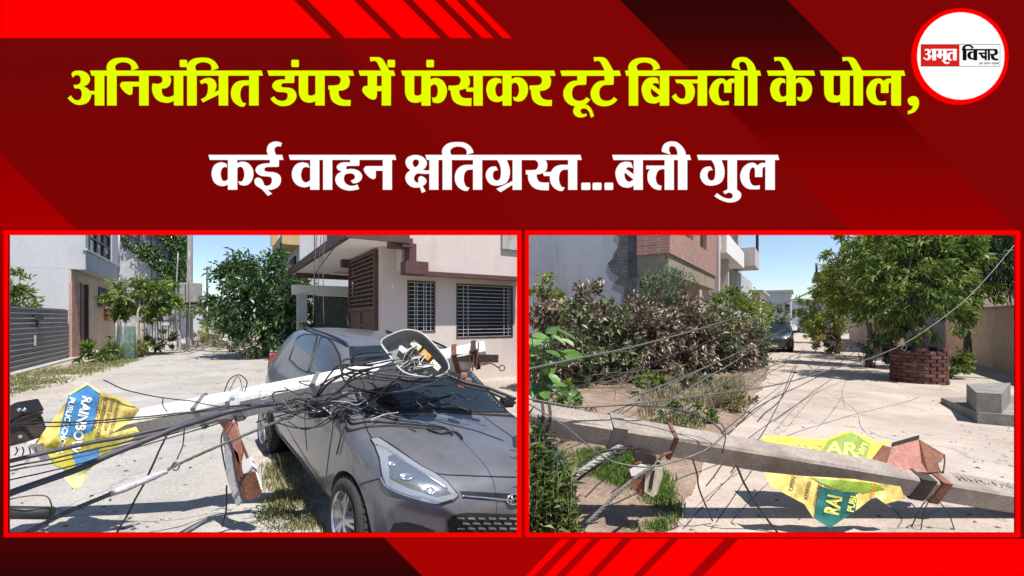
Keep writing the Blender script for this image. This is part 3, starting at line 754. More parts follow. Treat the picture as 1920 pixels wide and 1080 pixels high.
def grille(par, s, o0, o1, z0, z1, nv, nh, dbl):
    wn_ = FB('window', A, (s + .16, s + .18, o0, o1, z0, z1), m_dark, par)
    FB('frame', A, [(s - .012, s + .06, o0, o0 + .04, z0, z1), (s - .012, s + .06, o1 - .04, o1, z0, z1), (s - .012, s + .06, o0 + .04, o1 - .04, z0, z0 + .04), (s - .012, s + .06, o0 + .04, o1 - .04, z1 - .04, z1)], m_brown, wn_)
    for k in range(nh):
        z = z0 + (z1 - z0) * (k + .5) / nh
        FB('bar', A, (s + .02, s + .032, o0 + .04, o1 - .04, z - .008, z + .008), m_iron, wn_)
    for o in dbl:
        FB('bar', A, (s + .008, s + .019, o - .008, o + .008, z0 + .04, z1 - .04), m_iron, wn_)
grille(hp, 10.97, *W1, 0, 13, [W1[0] + .2, W1[0] + .27, W1[0] + .44, W1[0] + .51, W1[0] + .63])
grille(hp, 10.97, *W2, 0, 15, [W2[0] + .22, W2[0] + .36, W2[0] + 1.5, W2[0] + 1.64, W2[0] + 1.78])
# porch roof slab: white soffit, maroon fascia
FB('porch_roof', A, [(10.06, 20.0, 2.32, 3.61, 3.42, 3.58), (14.32, 20.0, 3.61, 6.0, 3.505, 3.58)], m_ceil, hp)
FB('fascia', A, [(9.98, 20.0, 2.22, 2.315, 3.38, 3.62), (9.98, 10.055, 2.315, 3.62, 3.38, 3.62)], m_maroon, hp)
FB('roof_parapet', A, [(10.2, 20, 2.45, 2.6, 3.62, 3.8)], m_white, hp)
# stepped maroon bracket between porch roof and trim band
br = MB()
fbox(br, A, 10.0, 10.5, 3.45, 3.70, 3.30, 3.50); fbox(br, A, 10.2, 10.52, 3.68, 3.86, 2.98, 3.42); fbox(br, A, 10.05, 10.42, 3.55, 4.10, 2.70, 2.99)
fbox(br, A, 10.1, 10.4, 3.22, 3.45, 3.28, 3.42)
br.build('bracket', m_maroon, hp, True)
# lattice door on the lane side
ld = FB('lattice_door', A, (11.35, 13.85, 3.20, 3.245, 0.05, 1.85), m_brown, hp)
FB('door_frame', A, [(11.22, 11.34, 3.16, 3.25, 0, 3.36), (13.86, 13.95, 3.16, 3.25, 0, 3.36), (11.34, 13.86, 3.16, 3.25, 1.86, 1.97), (11.34, 13.86, 3.16, 3.25, 3.28, 3.36)], m_brown, ld)
FB('door_rail', A, [(12.58, 12.64, 3.17, 3.199, 0.1, 1.84), (11.4, 13.8, 3.17, 3.199, 1.05, 1.13), (11.4, 13.8, 3.17, 3.199, 1.45, 1.52)], m_maroon, ld)
for k in range(11):
    z = 2.03 + k * 0.116
    FB('bar', A, (11.35, 13.85, 3.19, 3.22, z, z + .055), m_brown, ld)
for k in range(3): FB('mullion', A, (11.9 + k * .62, 11.95 + k * .62, 3.225, 3.25, 1.97, 3.28), m_brown, ld)
FB('lattice_back', A, (11.35, 13.85, 3.27, 3.29, 1.9, 3.3), m_dark, hp)
FB('side_wall', A, [(11.25, 11.34, 3.262, 3.5, 0, 3.42), (11.34, 13.95, 3.30, 3.5, 0, 3.42)], m_pink, hp)
# porch recess and rear beam
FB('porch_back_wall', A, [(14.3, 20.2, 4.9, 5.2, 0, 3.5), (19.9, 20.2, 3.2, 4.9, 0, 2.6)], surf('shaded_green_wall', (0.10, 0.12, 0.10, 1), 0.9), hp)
FB('porch_beam', A, [(19.6, 20.1, 2.35, 4.9, 2.62, 3.0)], m_ceil, hp)
FB('porch_ceiling_trim', A, (19.0, 19.3, 2.4, 4.9, 3.24, 3.41), m_maroon, hp); FB('porch_ceiling_trim', A, (14.0, 14.28, 3.0, 3.9, 3.2, 3.41), m_maroon, hp)
FB('porch_pillar', A, [(19.5, 19.85, 2.5, 2.85, 0, 2.62)], m_white, hp)
for k in range(9): FB('louvre', A, (16.0, 16.9, 4.8, 4.88, 0.9 + .16 * k, 1.0 + .16 * k), m_white, hp)

# ---- tall white house behind the porch with yellow trim
m_yellow = surf('yellow_trim_paint', (0.42, 0.31, 0.15, 1), 0.8, var=0.1, scale=3)
wh = empty('yellow_trim_house', A(26, 6), 0, 'tall white house with yellow trimmed balcony behind the porch roof', 'house')
FB('wall', A, [(25, 38, 3.3, 9, 0, 6.6)], m_white, wh)
FB('balcony', A, [(24.9, 30, 2.5, 3.295, 5.35, 5.85)], m_yellow, wh)
FB('pillar', A, (24.95, 25.3, 2.4, 2.75, 5.9, 6.6), m_yellow, wh); FB('pillar', A, (29.6, 29.95, 2.4, 2.75, 5.9, 6.6), m_yellow, wh)
FB('window', A, [(24.94, 24.99, 4.6, 6.0, 5.6, 7.4)], m_dark, wh)
FB('window', A, [(26.2, 28.2, 3.2, 3.28, 4.0, 4.95)], m_dark, wh)
FB('pipe', A, [(24.86, 24.95, 4.0, 4.12, 0, 6.4)], m_conc, wh)

# ================================================================== right lane
m_bluegrey = surf('blue_grey_render', (0.40, 0.41, 0.44, 1), 0.92, var=0.08, scale=0.7, fine=16, bump=0.12, stain=(0.27, 0.28, 0.30, 1), stain_scale=0.9, stain_lo=0.5, stain_hi=0.75, stretch=(1, 1, .3), fa=.2)
def brickmat(name, c1, c2, mortar, sx, ax='s'):
    m, nt, bs, out = nodes_of(name); L = nt.links.new
    tc = N(nt, 'ShaderNodeTexCoord'); mp = N(nt, 'ShaderNodeMapping'); sep = N(nt, 'ShaderNodeSeparateXYZ'); cmb = N(nt, 'ShaderNodeCombineXYZ')
    ad = N(nt, 'ShaderNodeMath', operation='ADD')
    L(tc.outputs['Object'], sep.inputs[0]); L(sep.outputs[0], ad.inputs[0]); L(sep.outputs[1], ad.inputs[1])
    L(ad.outputs[0], cmb.inputs[0]); L(sep.outputs[2], cmb.inputs[1])
    b = N(nt, 'ShaderNodeTexBrick'); b.inputs['Color1'].default_value = c1; b.inputs['Color2'].default_value = c2; b.inputs['Mortar'].default_value = mortar
    b.inputs['Scale'].default_value = 1.0; b.inputs['Brick Width'].default_value = 0.24; b.inputs['Row Height'].default_value = 0.085; b.inputs['Mortar Size'].default_value = 0.012; b.inputs['Bias'].default_value = 0.0
    L(cmb.outputs[0], b.inputs['Vector'])
    n = N(nt, 'ShaderNodeTexNoise'); n.inputs['Scale'].default_value = 5; n.inputs['Detail'].default_value = 6; L(tc.outputs['Object'], n.inputs['Vector'])
    mx = N(nt, 'ShaderNodeMix', data_type='RGBA', blend_type='MULTIPLY'); mx.inputs['Factor'].default_value = .6
    L(b.outputs['Color'], mx.inputs['A']); L(n.outputs['Color'], mx.inputs['B'])
    r = N(nt, 'ShaderNodeHueSaturation'); r.inputs['Value'].default_value = 1.5; r.inputs['Saturation'].default_value = .95
    L(mx.outputs['Result'], r.inputs['Color']); L(r.outputs[0], bs.inputs['Base Color'])
    bs.inputs['Roughness'].default_value = .92
    bu = N(nt, 'ShaderNodeBump'); bu.inputs['Strength'].default_value = .5; bu.inputs['Distance'].default_value = .01; bu.invert = True
    L(b.outputs['Fac'], bu.inputs['Height']); L(bu.outputs[0], bs.inputs['Normal'])
    return m
m_brick = brickmat('bare_brickwork', (0.36, 0.15, 0.10, 1), (0.27, 0.105, 0.075, 1), (0.30, 0.26, 0.23, 1), 1)
bg_ = empty('brick_house', B(14.4, -7), 0, 'half finished house with blue grey end wall and bare brick upper storey', 'house')
FB('wall', B, [(14.4, 23.4, -12.5, -6.0, 0, 6.2), (14.4, 14.7, -6.0, -4.39, 0, 6.2)], m_bluegrey, bg_)
FB('side_wall', B, [(16.6, 23.4, -6.0, -4.42, 0, 3.6)], m_beige, bg_)
FB('soffit_beam', B, [(14.38, 23.4, -4.385, -3.42, 3.05, 3.66), (14.72, 23.4, -5.9, -4.39, 3.2, 3.66)], surf('olive_stained_concrete', (0.27, 0.23, 0.17, 1), .92, var=.2, scale=2, fa=.3, stain=(0.12, 0.10, 0.07, 1), stain_scale=1.5), bg_)
FB('brick_storey', B, [(14.30, 14.62, -4.38, -3.36, 3.665, 6.2), (14.62, 23.4, -3.6, -3.36, 3.665, 4.55), (14.62, 16.4, -3.6, -3.36, 4.55, 6.2), (17.9, 19.3, -3.6, -3.36, 4.55, 6.2), (20.8, 23.4, -3.6, -3.36, 4.55, 6.2)], m_brick, bg_)
FB('window', B, (16.4, 17.9, -3.66, -3.605, 4.55, 6.2), m_dark, bg_)
FB('window', B, (19.3, 20.8, -3.66, -3.605, 4.55, 6.2), m_dark, bg_)
for s0 in (16.4, 19.3):
    for k in range(5): FB('window_bar', B, (s0 + .15 + k * .29, s0 + .18 + k * .29, -3.52, -3.49, 4.56, 6.15), m_steel, bg_)
# ragged patch where the render has fallen away, its own broken outline, proud of the wall
pp = MB(); rr = random.Random(3)
lf = [(-6.05 + .18 * rr.uniform(-1, 1) + (0.35 if 2.6 < z < 3.4 else 0) - (0.25 if z > 3.6 else 0), z) for z in [2.05 + .16 * k for k in range(26)]]
loop = [(-4.40, 1.9), (-4.40, 6.2)] + [(max(-5.6, min(-4.8, -5.12 + (.30 if z < 2.7 else 0) + .42 * noise.noise(Vector((z * 1.3, 3, 1))) + .22 * noise.noise(Vector((z * 5.1, 8, 1))))), z) for o, z in reversed(lf)] + [(-4.75, 1.75), (-4.6, 1.65)]
pp.prism([loop], lambda o, z: B(14.375, o, z), dB * 0.02)
pp.build('exposed_patch', surf('dark_exposed_mortar', (0.10, 0.095, 0.10, 1), .95, var=.4, scale=3, fine=20, bump=.8, bump_d=.03), bg_, True)
FB('doorway', B, (18.4, 19.9, -4.415, -4.38, 0, 2.6), m_brown, bg_)
FB('open_bay', B, (14.72, 16.6, -5.95, -5.9, 0, 3.4), m_dark, bg_)
FB('pier', B, (16.45, 16.75, -4.415, -4.2, 0, 3.04), m_pinkbrick, bg_); FB('pier', B, (20.6, 20.95, -4.415, -4.2, 0, 3.04), m_pinkbrick, bg_)
# next houses along the left side of the right lane
n1 = empty('pillared_house', B(24, -5), 0, 'tan house with tall pillars and a projecting balcony down the right lane', 'house')
FB('wall', B, [(24, 33, -11, -4.3, 0, 7.0)], m_beige, n1)
FB('pillar', B, (23.8, 24.3, -3.75, -3.3, 0, 7.0), m_pink, n1)
FB('pillar', B, (28.0, 28.4, -3.75, -3.4, 0, 7.0), m_pink, n1)
FB('balcony', B, [(25, 33.5, -4.29, -3.1, 5.0, 5.15), (33.3, 33.45, -4.29, -3.1, 5.15, 6.0), (25, 33.3, -3.2, -3.1, 5.15, 6.0)], m_ceil, n1)
FB('window', B, (25.2, 27, -4.29, -4.24, 5.6, 6.8), m_dark, n1)
FB('window', B, (26, 27.4, -4.29, -4.24, 1.2, 2.6), m_dark, n1)
n2 = empty('balcony_house', B(36, -4), 0, 'white house with a corner balcony jutting towards the right lane', 'house')
FB('wall', B, [(35, 47, -11, -3.7, 0, 5.0), (34, 40, -11, -3.9, 5.0, 8.4)], m_white, n2)
FB('balcony', B, [(33.9, 37.5, -3.89, -2.5, 5.2, 5.35), (33.9, 34.05, -3.89, -2.5, 5.35, 6.4), (34.05, 37.5, -2.62, -2.5, 5.35, 6.4), (33.95, 37.5, -3.8, -2.4, 8.1, 8.3)], m_pink, n2)
FB('balcony_post', B, [(37.2, 37.4, -2.7, -2.52, 6.4, 8.1)], m_steel, n2)
FB('window', B, [(34.94, 34.99, -6, -4.8, 1.6, 3.2)], m_dark, n2)
FB('window', B, [(38, 39.5, -3.69, -3.64, 1.4, 3.0)], m_dark, n2)
n3 = empty('low_house', B(52, -4), 0, 'low cream house with flat roof further down the right lane', 'house')
FB('wall', B, (49, 60, -10, -3.2, 0, 4.2), m_pink, n3); FB('roof_slab', B, (48.7, 60.3, -10.2, -2.9, 4.2, 4.4), m_conc, n3)
FB('window', B, (51, 52.5, -3.19, -3.14, 1.2, 2.6), m_dark, n3); FB('window', B, (55, 56.5, -3.19, -3.14, 1.2, 2.6), m_dark, n3)
n4 = empty('grey_block', B(85, -5), 0, 'grey flat roofed block standing across the far left end of the right lane', 'building')
FB('wall', B, (85, 95, -13, -1.2, 0, 6.0), m_bluegrey, n4); FB('roof_slab', B, (84.6, 95.4, -13.2, -0.9, 6.0, 6.3), m_conc, n4)
for k in range(3): FB('window', B, (84.93, 84.98, -4.2 + k * 1.1, -3.6 + k * 1.1, 2.6, 4.0), m_dark, n4)
n5 = empty('far_block', B(150, 0), 0, 'pale distant block closing the vanishing end of the right lane', 'building')
FB('wall', B, (150, 160, -7, 9, 0, 6.5), m_white, n5); FB('roof_slab', B, (149.7, 160.3, -7.3, 9.3, 6.5, 6.8), m_conc, n5)
for k in range(5): FB('window', B, (149.93, 149.98, -5 + k * 2.6, -3.6 + k * 2.6, 2.2, 4.2), m_dark, n5)
# right side of the right lane
n6 = empty('roadside_house', B(60, 6), 0, 'white house with dark roof edge on the right of the lane, beyond the trees', 'house')
FB('wall', B, (62, 75, 2.0, 12, 0, 6.6), m_white, n6); FB('roof_slab', B, (61.6, 75.4, 1.4, 12.4, 6.6, 6.95), m_steel, n6)
FB('window', B, (61.93, 61.98, 3, 4.4, 3.6, 5.2), m_dark, n6)
mb = MB(); mb.tube([B(62, 1.6, 6.9), B(62, 1.6, 8.0)], .12, 8); mb.build('roof_post', m_steel, n6, True)
n7 = empty('tan_house', B(30, 9), 0, 'tan upper storey showing above the trees on the right', 'house')
FB('wall', B, (27, 44, 5.8, 13, 0, 9.0), m_beige, n7); FB('roof_slab', B, (26.6, 44.4, 5.4, 13.2, 9.0, 9.3), m_conc, n7)
FB('window', B, (26.93, 26.98, 6.6, 8.2, 4.8, 6.6), m_dark, n7)
cw = empty('compound_wall', B(20, 5.4), 0, 'beige plastered boundary wall in the shade of the trees at the far right', 'wall')
m_bw = surf('cream_plaster_wall', (0.56, 0.45, 0.34, 1), 0.92, var=0.1, scale=1, fine=20, bump=.2, stain=(0.30, 0.26, 0.22, 1), stain_scale=.8, stain_lo=.55, stain_hi=.75)
FB('wall', B, (12, 27, 5.4, 5.65, 0, 1.98), m_bw, cw); FB('coping', B, (12, 27.1, 5.33, 5.72, 1.98, 2.06), m_conc, cw)
cw2 = empty('compound_wall', B(30, 3.4), 0, 'orange cream wall with gate posts between the trees on the right', 'wall')
m_ow = surf('orange_cream_plaster', (0.62, 0.42, 0.30, 1), .9, var=.1, scale=1, stain=(0.4, 0.28, 0.2, 1), stain_scale=.8)
FB('wall', B, [(24.2, 27.3, 3.4, 3.6, 0, 1.75), (30.5, 46, 3.4, 3.6, 0, 1.75)], m_ow, cw2)
FB('gate_post', B, (27.3, 27.75, 3.25, 3.7, 0, 2.2), m_ow, cw2); FB('gate_post', B, (30.05, 30.5, 3.25, 3.7, 0, 2.2), m_ow, cw2)
FB('gate_leaf', B, (27.76, 30.04, 3.42, 3.5, 0.1, 1.9), surf('red_gate_paint', (0.3, 0.06, 0.04, 1), .6), cw2)
# concrete ramp and block at the right edge
rb = empty('concrete_ramp', B(9.5, 4), 0, 'low grey concrete ramp with a block pier at the right edge of the lane', 'ramp')
m_conc2 = surf('brown_grey_concrete', (0.22, 0.195, 0.175, 1), .95, var=.25, scale=4, fine=40, bump=.5, stain=(0.11, 0.10, 0.09, 1), stain_scale=2.5, stain_lo=.5, stain_hi=.75)  # darkened tone carries the shade on the ramp block
def quadprism(p, h, m, name, par, topz=None):
    mb = MB(); n = len(p)
    tz = topz or [h] * n
    mb.add([Vector((q.x, q.y, 0)) for q in p] + [Vector((q.x, q.y, t)) for q, t in zip(p, tz)], [tuple(range(n, 2 * n))] + [(i, (i + 1) % n, n + (i + 1) % n, n + i) for i in range(n)])
    return mb.build(name, m, par, True)
quadprism([gp(1764, 757), gp(1833, 797), gp(1990, 812), gp(1990, 752)], 0.17, m_conc2, 'slab', rb, [0.12, 0.2, 0.2, 0.12])
mbx = MB()
p1, p2, p3, p4 = gp(1831, 796), gp(1878, 800), gp(1895, 770), gp(1812, 772)
c = [p1, p2, p3, p4]
mbx.add([Vector((q.x, q.y, 0.0)) for q in c] + [Vector((q.x, q.y, 0.50)) for q in c], [(4, 5, 6, 7), (0, 1, 5, 4), (1, 2, 6, 5), (2, 3, 7, 6), (3, 0, 4, 7)])
mbx.build('pier', m_conc2, rb, True)
# ================================================================== plants
def leaf(mb, c, d, n, L, W, bend=0.25):
    """one leaf: a folded blade of two quads with pointed ends"""
    x = d.cross(n)
    if x.length < 1e-4: x = d.orthogonal()
    x.normalize(); n = x.cross(d)
    b = len(mb.v)
    mid = c + d * (L * .5)
    mb.v += [tuple(c), tuple(mid + x * (W * .5) + n * (W * bend)), tuple(c + d * L - n * (L * .18)), tuple(mid - x * (W * .5) + n * (W * bend))]
    mb.f += [(b, b + 1, b + 2), (b, b + 2, b + 3)]
    mb.mi += [0, 0]; mb.sm += [False, False]

def rnd_dir(rg):
    z = rg.uniform(-1, 1); a = rg.uniform(0, 2 * math.pi); r = math.sqrt(1 - z * z)
    return Vector((r * math.cos(a), r * math.sin(a), z))

def crown_mesh(rg, lobes, n, L, W, droop=0.3, clump=0.33, shell=0.55, out_bias=0.8, up=0.35):
    """leaves gathered in clumps spread through several lobes; lobes = [(centre, (rx, ry, rz)), ...]"""
    mb = MB()
    vol = [r[0] * r[1] * r[2] for _, r in lobes]; tot = sum(vol)
    cl = []
    for (c, r), v in zip(lobes, vol):
        k = max(4, int(n / 42 * v / tot))
        for _ in range(k):
            d = rnd_dir(rg)
            q = shell + (1.03 - shell) * rg.random() ** 0.6
            if rg.random() < .12: q *= 1.1
            p = Vector((d.x * r[0], d.y * r[1], d.z * r[2])) * q
            cl.append((Vector(c) + p, d, clump * rg.uniform(.55, 1.35) * min(r)))
    per = max(6, int(n / len(cl)))
    for p, d, cr in cl:
        for _ in range(int(per * rg.uniform(.6, 1.4))):
            o = rnd_dir(rg) * cr * rg.random() ** .5
            o.z *= .75
            dd = (d * out_bias + rnd_dir(rg) * .9 + Vector((0, 0, -droop))).normalized()
            nn = (Vector((0, 0, 1)) * up + d * .4 + rnd_dir(rg) * .7)
            s = rg.uniform(.6, 1.25)
            leaf(mb, p + o, dd, nn, L * s, W * s)
    return mb, [c[0] for c in cl]

def tree(name, base, lobes, n, L, W, lm, bark, tr, label, cat='tree', group=None, seed=1, stems=1, limbs=9, droop=.3, clump=.33, shell=.5, fork=.45, crown_name='crown'):
    rg = random.Random(seed)
    root = empty(name, base, 0, label, cat, group)
    base = Vector(base)
    L0 = [(Vector(c) - base, r) for c, r in lobes]
    mb, cl = crown_mesh(rg, L0, n, L, W, droop, clump, shell)
    mb.build(crown_name, lm, root, fix=False)
    tm = MB()
    top = L0[0][0]
    for k in range(stems):
        off = Vector((rg.uniform(-1, 1), rg.uniform(-1, 1), 0)) * tr * (1.5 if stems > 1 else 0)
        f = Vector((top.x * fork, top.y * fork, 0)) + off * 3
        hz = max(top.z - L0[0][1][2] * .55, top.z * .35)
        pts = spline([off, off + Vector((rg.uniform(-.5, .5) * tr * 2, rg.uniform(-.5, .5) * tr * 2, hz * .5)), Vector((f.x, f.y, hz)), Vector((top.x, top.y, top.z))], 5)
        m = len(pts)
        tm.tube(pts, [tr * (1.15 - .95 * i / m) for i in range(m)], 8)
        for q in range(limbs // stems + 1):
            a = pts[int(m * rg.uniform(.45, .85))]
            b = rg.choice(cl)
            mid = a.lerp(b, .5) + Vector((0, 0, .12 * (b - a).length)) + rnd_dir(rg) * .05
            sp = spline([a, mid, b], 4)
            tm.tube(sp, [tr * .42 * (1 - .75 * i / len(sp)) for i in range(len(sp))], 5)
    tm.build('trunk' if cat == 'tree' else 'stems', bark, root, fix=False)
    return root

m_bark = surf('rough_bark', (0.16, 0.125, 0.095, 1), .95, var=.35, scale=8, fine=40, bump=.7, bump_d=.02, stretch=(1, 1, .3))
m_pale_bark = surf('pale_bark', (0.30, 0.27, 0.22, 1), .9, var=.3, scale=8, fine=40, bump=.4)
g_dark = leafmat('dark_mango_leaf', (0.010, 0.032, 0.010, 1), (0.055, 0.115, 0.028, 1), (0.16, 0.24, 0.09, 1), .35, .22)
g_mid = leafmat('mid_green_leaf', (0.035, 0.075, 0.014, 1), (0.15, 0.23, 0.04, 1), (0.38, 0.45, 0.11, 1), .55, .38)
g_yel = leafmat('yellow_green_leaf', (0.06, 0.095, 0.014, 1), (0.23, 0.285, 0.04, 1), (0.50, 0.53, 0.13, 1), .55, .38)
g_dry = leafmat('dry_brown_leaf', (0.03, 0.03, 0.016, 1), (0.20, 0.145, 0.09, 1), (0.62, 0.53, 0.42, 1), .5, .2, 2.6)  # palest tone paints gloss highlights on scattered leaves
g_drygreen = leafmat('dusty_green_leaf', (0.03, 0.045, 0.016, 1), (0.15, 0.18, 0.065, 1), (0.52, 0.50, 0.36, 1), .5, .2, 2.6)  # pale end of the ramp paints leaf gloss here too
g_feather = leafmat('grey_green_feather', (0.06, 0.10, 0.055, 1), (0.16, 0.22, 0.12, 1), (0.28, 0.34, 0.20, 1), .6, .2)
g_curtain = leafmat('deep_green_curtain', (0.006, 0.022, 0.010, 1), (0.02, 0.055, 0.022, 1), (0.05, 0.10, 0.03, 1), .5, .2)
g_big = leafmat('fresh_big_leaf', (0.06, 0.14, 0.03, 1), (0.14, 0.27, 0.06, 1), (0.40, 0.50, 0.30, 1), .4, .35, 4)

# ---- left lane
c = at(487, 558, 19.5)
tree('broad_tree', gp(497, 668), [(c, (1.95, 1.9, 1.75)), (at(448, 545, 19.2), (.95, 1.0, 1.0)), (at(545, 590, 19), (1.05, 1.1, 1.3)), (at(490, 500, 19.6), (1.1, 1.1, .9)), (at(520, 625, 18.8), (1.3, 1.0, .85))], 9800, .27, .085, g_dark, m_bark, .17,
     'big dense dark green tree standing at the bend of the left lane', seed=5, limbs=12)
tree('frangipani_tree', gp(264, 669), [(at(268, 562, 20.4), (1.35, 1.2, .85)), (at(300, 556, 20.2), (.75, .7, .6)), (at(240, 575, 20.6), (.8, .7, .7))], 2600, .30, .10, g_mid, m_pale_bark, .075,
     'small long leaved tree on pale stems in front of the white house', seed=8, stems=3, limbs=9, clump=.4)
def shrub(name, px, py, Y, rx, rz, n, L, W, lm, label, seed, cat='shrub', group=None, stems=3, droop=.1):
    c = at(px, py, Y)
    return tree(name, (c.x, c.y, 0), [(c, (rx, rx, rz)), (c + Vector((rx * .4, 0, -rz * .35)), (rx * .6, rx * .6, rz * .6))], n, L, W, lm, m_bark, .02, label, cat, group, seed, stems, 6, droop, .4, .3, .3, 'foliage')
shrub('rosette_shrub', 176, 657, 17.2, .62, .42, 420, .30, .075, g_mid, 'spiky rosette shrub at the foot of the brown door', 21)
shrub('low_shrub', 214, 664, 18.2, .40, .36, 420, .14, .05, g_yel, 'small yellow green bush between the spiky rosette and the tree guard', 22)
shrub('low_shrub', 222, 645, 19.6, .34, .50, 420, .16, .05, g_drygreen, 'dusty upright bush just left of the green tree guard', 23)
shrub('low_shrub', 254, 652, 19.5, .42, .42, 480, .15, .05, g_yel, 'round yellow green bush at the foot of the long leaved tree', 24)
shrub('leafy_shrub', 290, 634, 21.5, .75, .62, 800, .18, .06, g_mid, 'mid green bush right of the long leaved tree before the yard gate', 25)
shrub('twiggy_bush', 372, 632, 27.0, 1.1, .6, 800, .16, .05, g_drygreen, 'dusty twiggy bush at the foot of the utility pole', 26)
shrub('feathery_bush', 408, 622, 26.0, .8, .95, 900, .22, .04, g_yel, 'upright yellow green bush between utility pole and big tree', 27)
shrub('feathery_bush', 390, 580, 30.0, 1.5, .8, 900, .25, .05, g_yel, 'pale feathery treetop behind the utility pole cabinet', 28, droop=.5)
shrub('round_bush', 476, 656, 18.6, .50, .34, 500, .15, .05, g_drygreen, 'low dark bush on the lane under the big tree', 29)
shrub('corner_tree', 26, 545, 17.0, .75, 1.0, 800, .22, .07, g_mid, 'green sapling poking above the grey gate at the far left', 30, 'tree')
shrub('porch_bush', 556, 640, 15.5, .75, .55, 800, .15, .05, g_mid, 'leafy bush behind the tail of the car', 31)
# creeper over the weathered corner
rg = random.Random(40); mb = MB()
for k in range(5200):
    if rg.random() < .7:
        o = -2.7 - abs(rg.gauss(0, 1.55)); z = rg.uniform(4.1 + (-o - 2.7) * .9, 9.9); s = 44.3 - rg.random() ** 2 * .6
    else:
        o = -2.85 + rg.random() ** 2 * .6; z = rg.uniform(3.0, 9.9); s = rg.uniform(44.0, 48)
    if noise.noise(Vector((o * .9, z * .7, 2))) < -.22: continue
    if z > 10.2: continue
    d = (Vector((0, 0, -1)) + rnd_dir(rg) * .8 - dA * .3).normalized()
    leaf(mb, A(s, o, z) - A(44.3, -3), d, -dA + rnd_dir(rg) * .6, rg.uniform(.2, .34), rg.uniform(.1, .16))
cr = empty('creeper', A(44.3, -3, 0), 0, 'dark creeper hanging over the top corner of the stained grey building', 'climbing plant')
mb.build('foliage', g_dark, cr, fix=False)
mb = MB()
for k in range(6):
    o = -2.8 - k * .35
    mb.tube([A(44.35, o + .1 * rg.uniform(-1, 1), z) - A(44.3, -3) for z in (0, 2.5, 5, 8 + .3 * k % 2)], .03, 5)
mb.build('vines', m_bark, cr, fix=False)
# green mesh tree guard
tg = empty('tree_guard', gp(237, 674), 0, 'green mesh tree guard around a sapling before the white house', 'tree guard')
m_mesh = plain('green_shade_net', (0.09, 0.17, 0.145, 1), .9)
m_mesh.node_tree.nodes['Principled BSDF'].inputs['Alpha'].default_value = .55
mb = MB(); mb.lathe([(.30, .05), (.32, .7), (.28, 1.35)], 14); mb.build('net', m_mesh, tg)
for k in range(4):
    mb = MB(); a = k * math.pi / 2 + .4; mb.tube([(.33 * math.cos(a), .33 * math.sin(a), z) for z in (0, 1.5)], .025, 6); mb.build('stake', m_pale_bark, tg)

# ---- right lane: the dry hedge, shrub by shrub
hspec = [(1030, 652, 10.4, .50, 1.05, 0), (1068, 640, 10.9, .72, 1.02, 1), (1110, 625, 11.3, .55, 1.22, 0), (1152, 645, 11.5, .70, .98, 1), (1198, 640, 11.9, .72, 1.05, 0),
         (1243, 640, 12.4, .70, 1.0, 0), (1288, 632, 12.9, .74, 1.12, 0), (1330, 640, 13.4, .72, 1.02, 1), (1368, 648, 14.0, .70, .95, 0), (1402, 655, 15.0, .6, .85, 1)]
hlab = ['leftmost dry shrub of the hedge, behind the big fresh leaves', 'second dry shrub from the left of the hedge, dusty green', 'tallest narrow dry shrub of the hedge before the grey wall',
        'dusty green hedge shrub right of the tallest one', 'brown hedge shrub below the dark exposed wall patch', 'brown hedge shrub in front of the feathery bush', 'brown hedge shrub in front of the brown doorway',
        'dusty green hedge shrub before the pink pier', 'brown hedge shrub at the lane end of the hedge', 'last low dusty shrub of the hedge, nearest the parked car']
for k, (px, py, Y, rx, rz, mt) in enumerate(hspec):
    shrub('hedge_shrub', px, py, Y, rx, rz, 2700, .18, .07, g_dry if mt == 0 else g_drygreen, hlab[k], 60 + k, 'shrub', 'dry hedge shrubs beside the right lane', 4, .25)
shrub('feathery_shrub', 1243, 558, 13.4, .72, .85, 2400, .17, .026, g_feather, 'grey green feathery bush rising behind the dry hedge', 80, droop=-.2)
shrub('green_shrub', 1366, 580, 16.5, .75, .75, 1300, .18, .055, g_mid, 'fresh green bush at the far end of the hedge, left one', 81)
shrub('green_shrub', 1402, 588, 18.0, .85, .85, 1300, .18, .055, g_yel, 'bright green bush above the parked dark car', 82)
shrub('green_shrub', 1448, 600, 24.0, .9, 1.1, 900, .20, .06, g_mid, 'green bush overhanging the roof of the parked dark car', 83)
shrub('green_shrub', 1022, 560, 13.5, .5, .8, 600, .2, .06, g_yel, 'pale green bush against the grey wall at the left window edge', 84)
shrub('verge_weed', 1228, 716, 9.4, .42, .24, 420, .13, .05, g_mid, 'low green weed before the hedge, left of the dry straw', 101, 'weeds')
shrub('verge_weed', 1300, 708, 10.4, .45, .28, 420, .13, .045, g_drygreen, 'dusty low weed in the straw before the hedge', 102, 'weeds')
shrub('verge_weed', 1376, 752, 7.9, .36, .26, 520, .10, .03, leafmat('olive_straw_leaf', (0.10, 0.09, 0.03, 1), (0.26, 0.23, 0.10, 1), (0.45, 0.40, 0.22, 1)), 'olive dry bush at the edge of the right lane', 103, 'weeds')
shrub('verge_weed', 1052, 742, 7.6, .34, .22, 420, .11, .045, g_mid, 'low green weed beside the large fresh leaves', 104, 'weeds')
shrub('verge_weed', 1290, 770, 7.0, .40, .16, 420, .09, .035, g_mid, 'flat green weed patch behind the rusty strap of the pole', 105, 'weeds')
shrub('fallen_bush', 438, 642, 22.5, .9, .35, 500, .18, .06, g_drygreen, 'cut leafy branch lying on the lane left of the big tree', 106, 'branch')
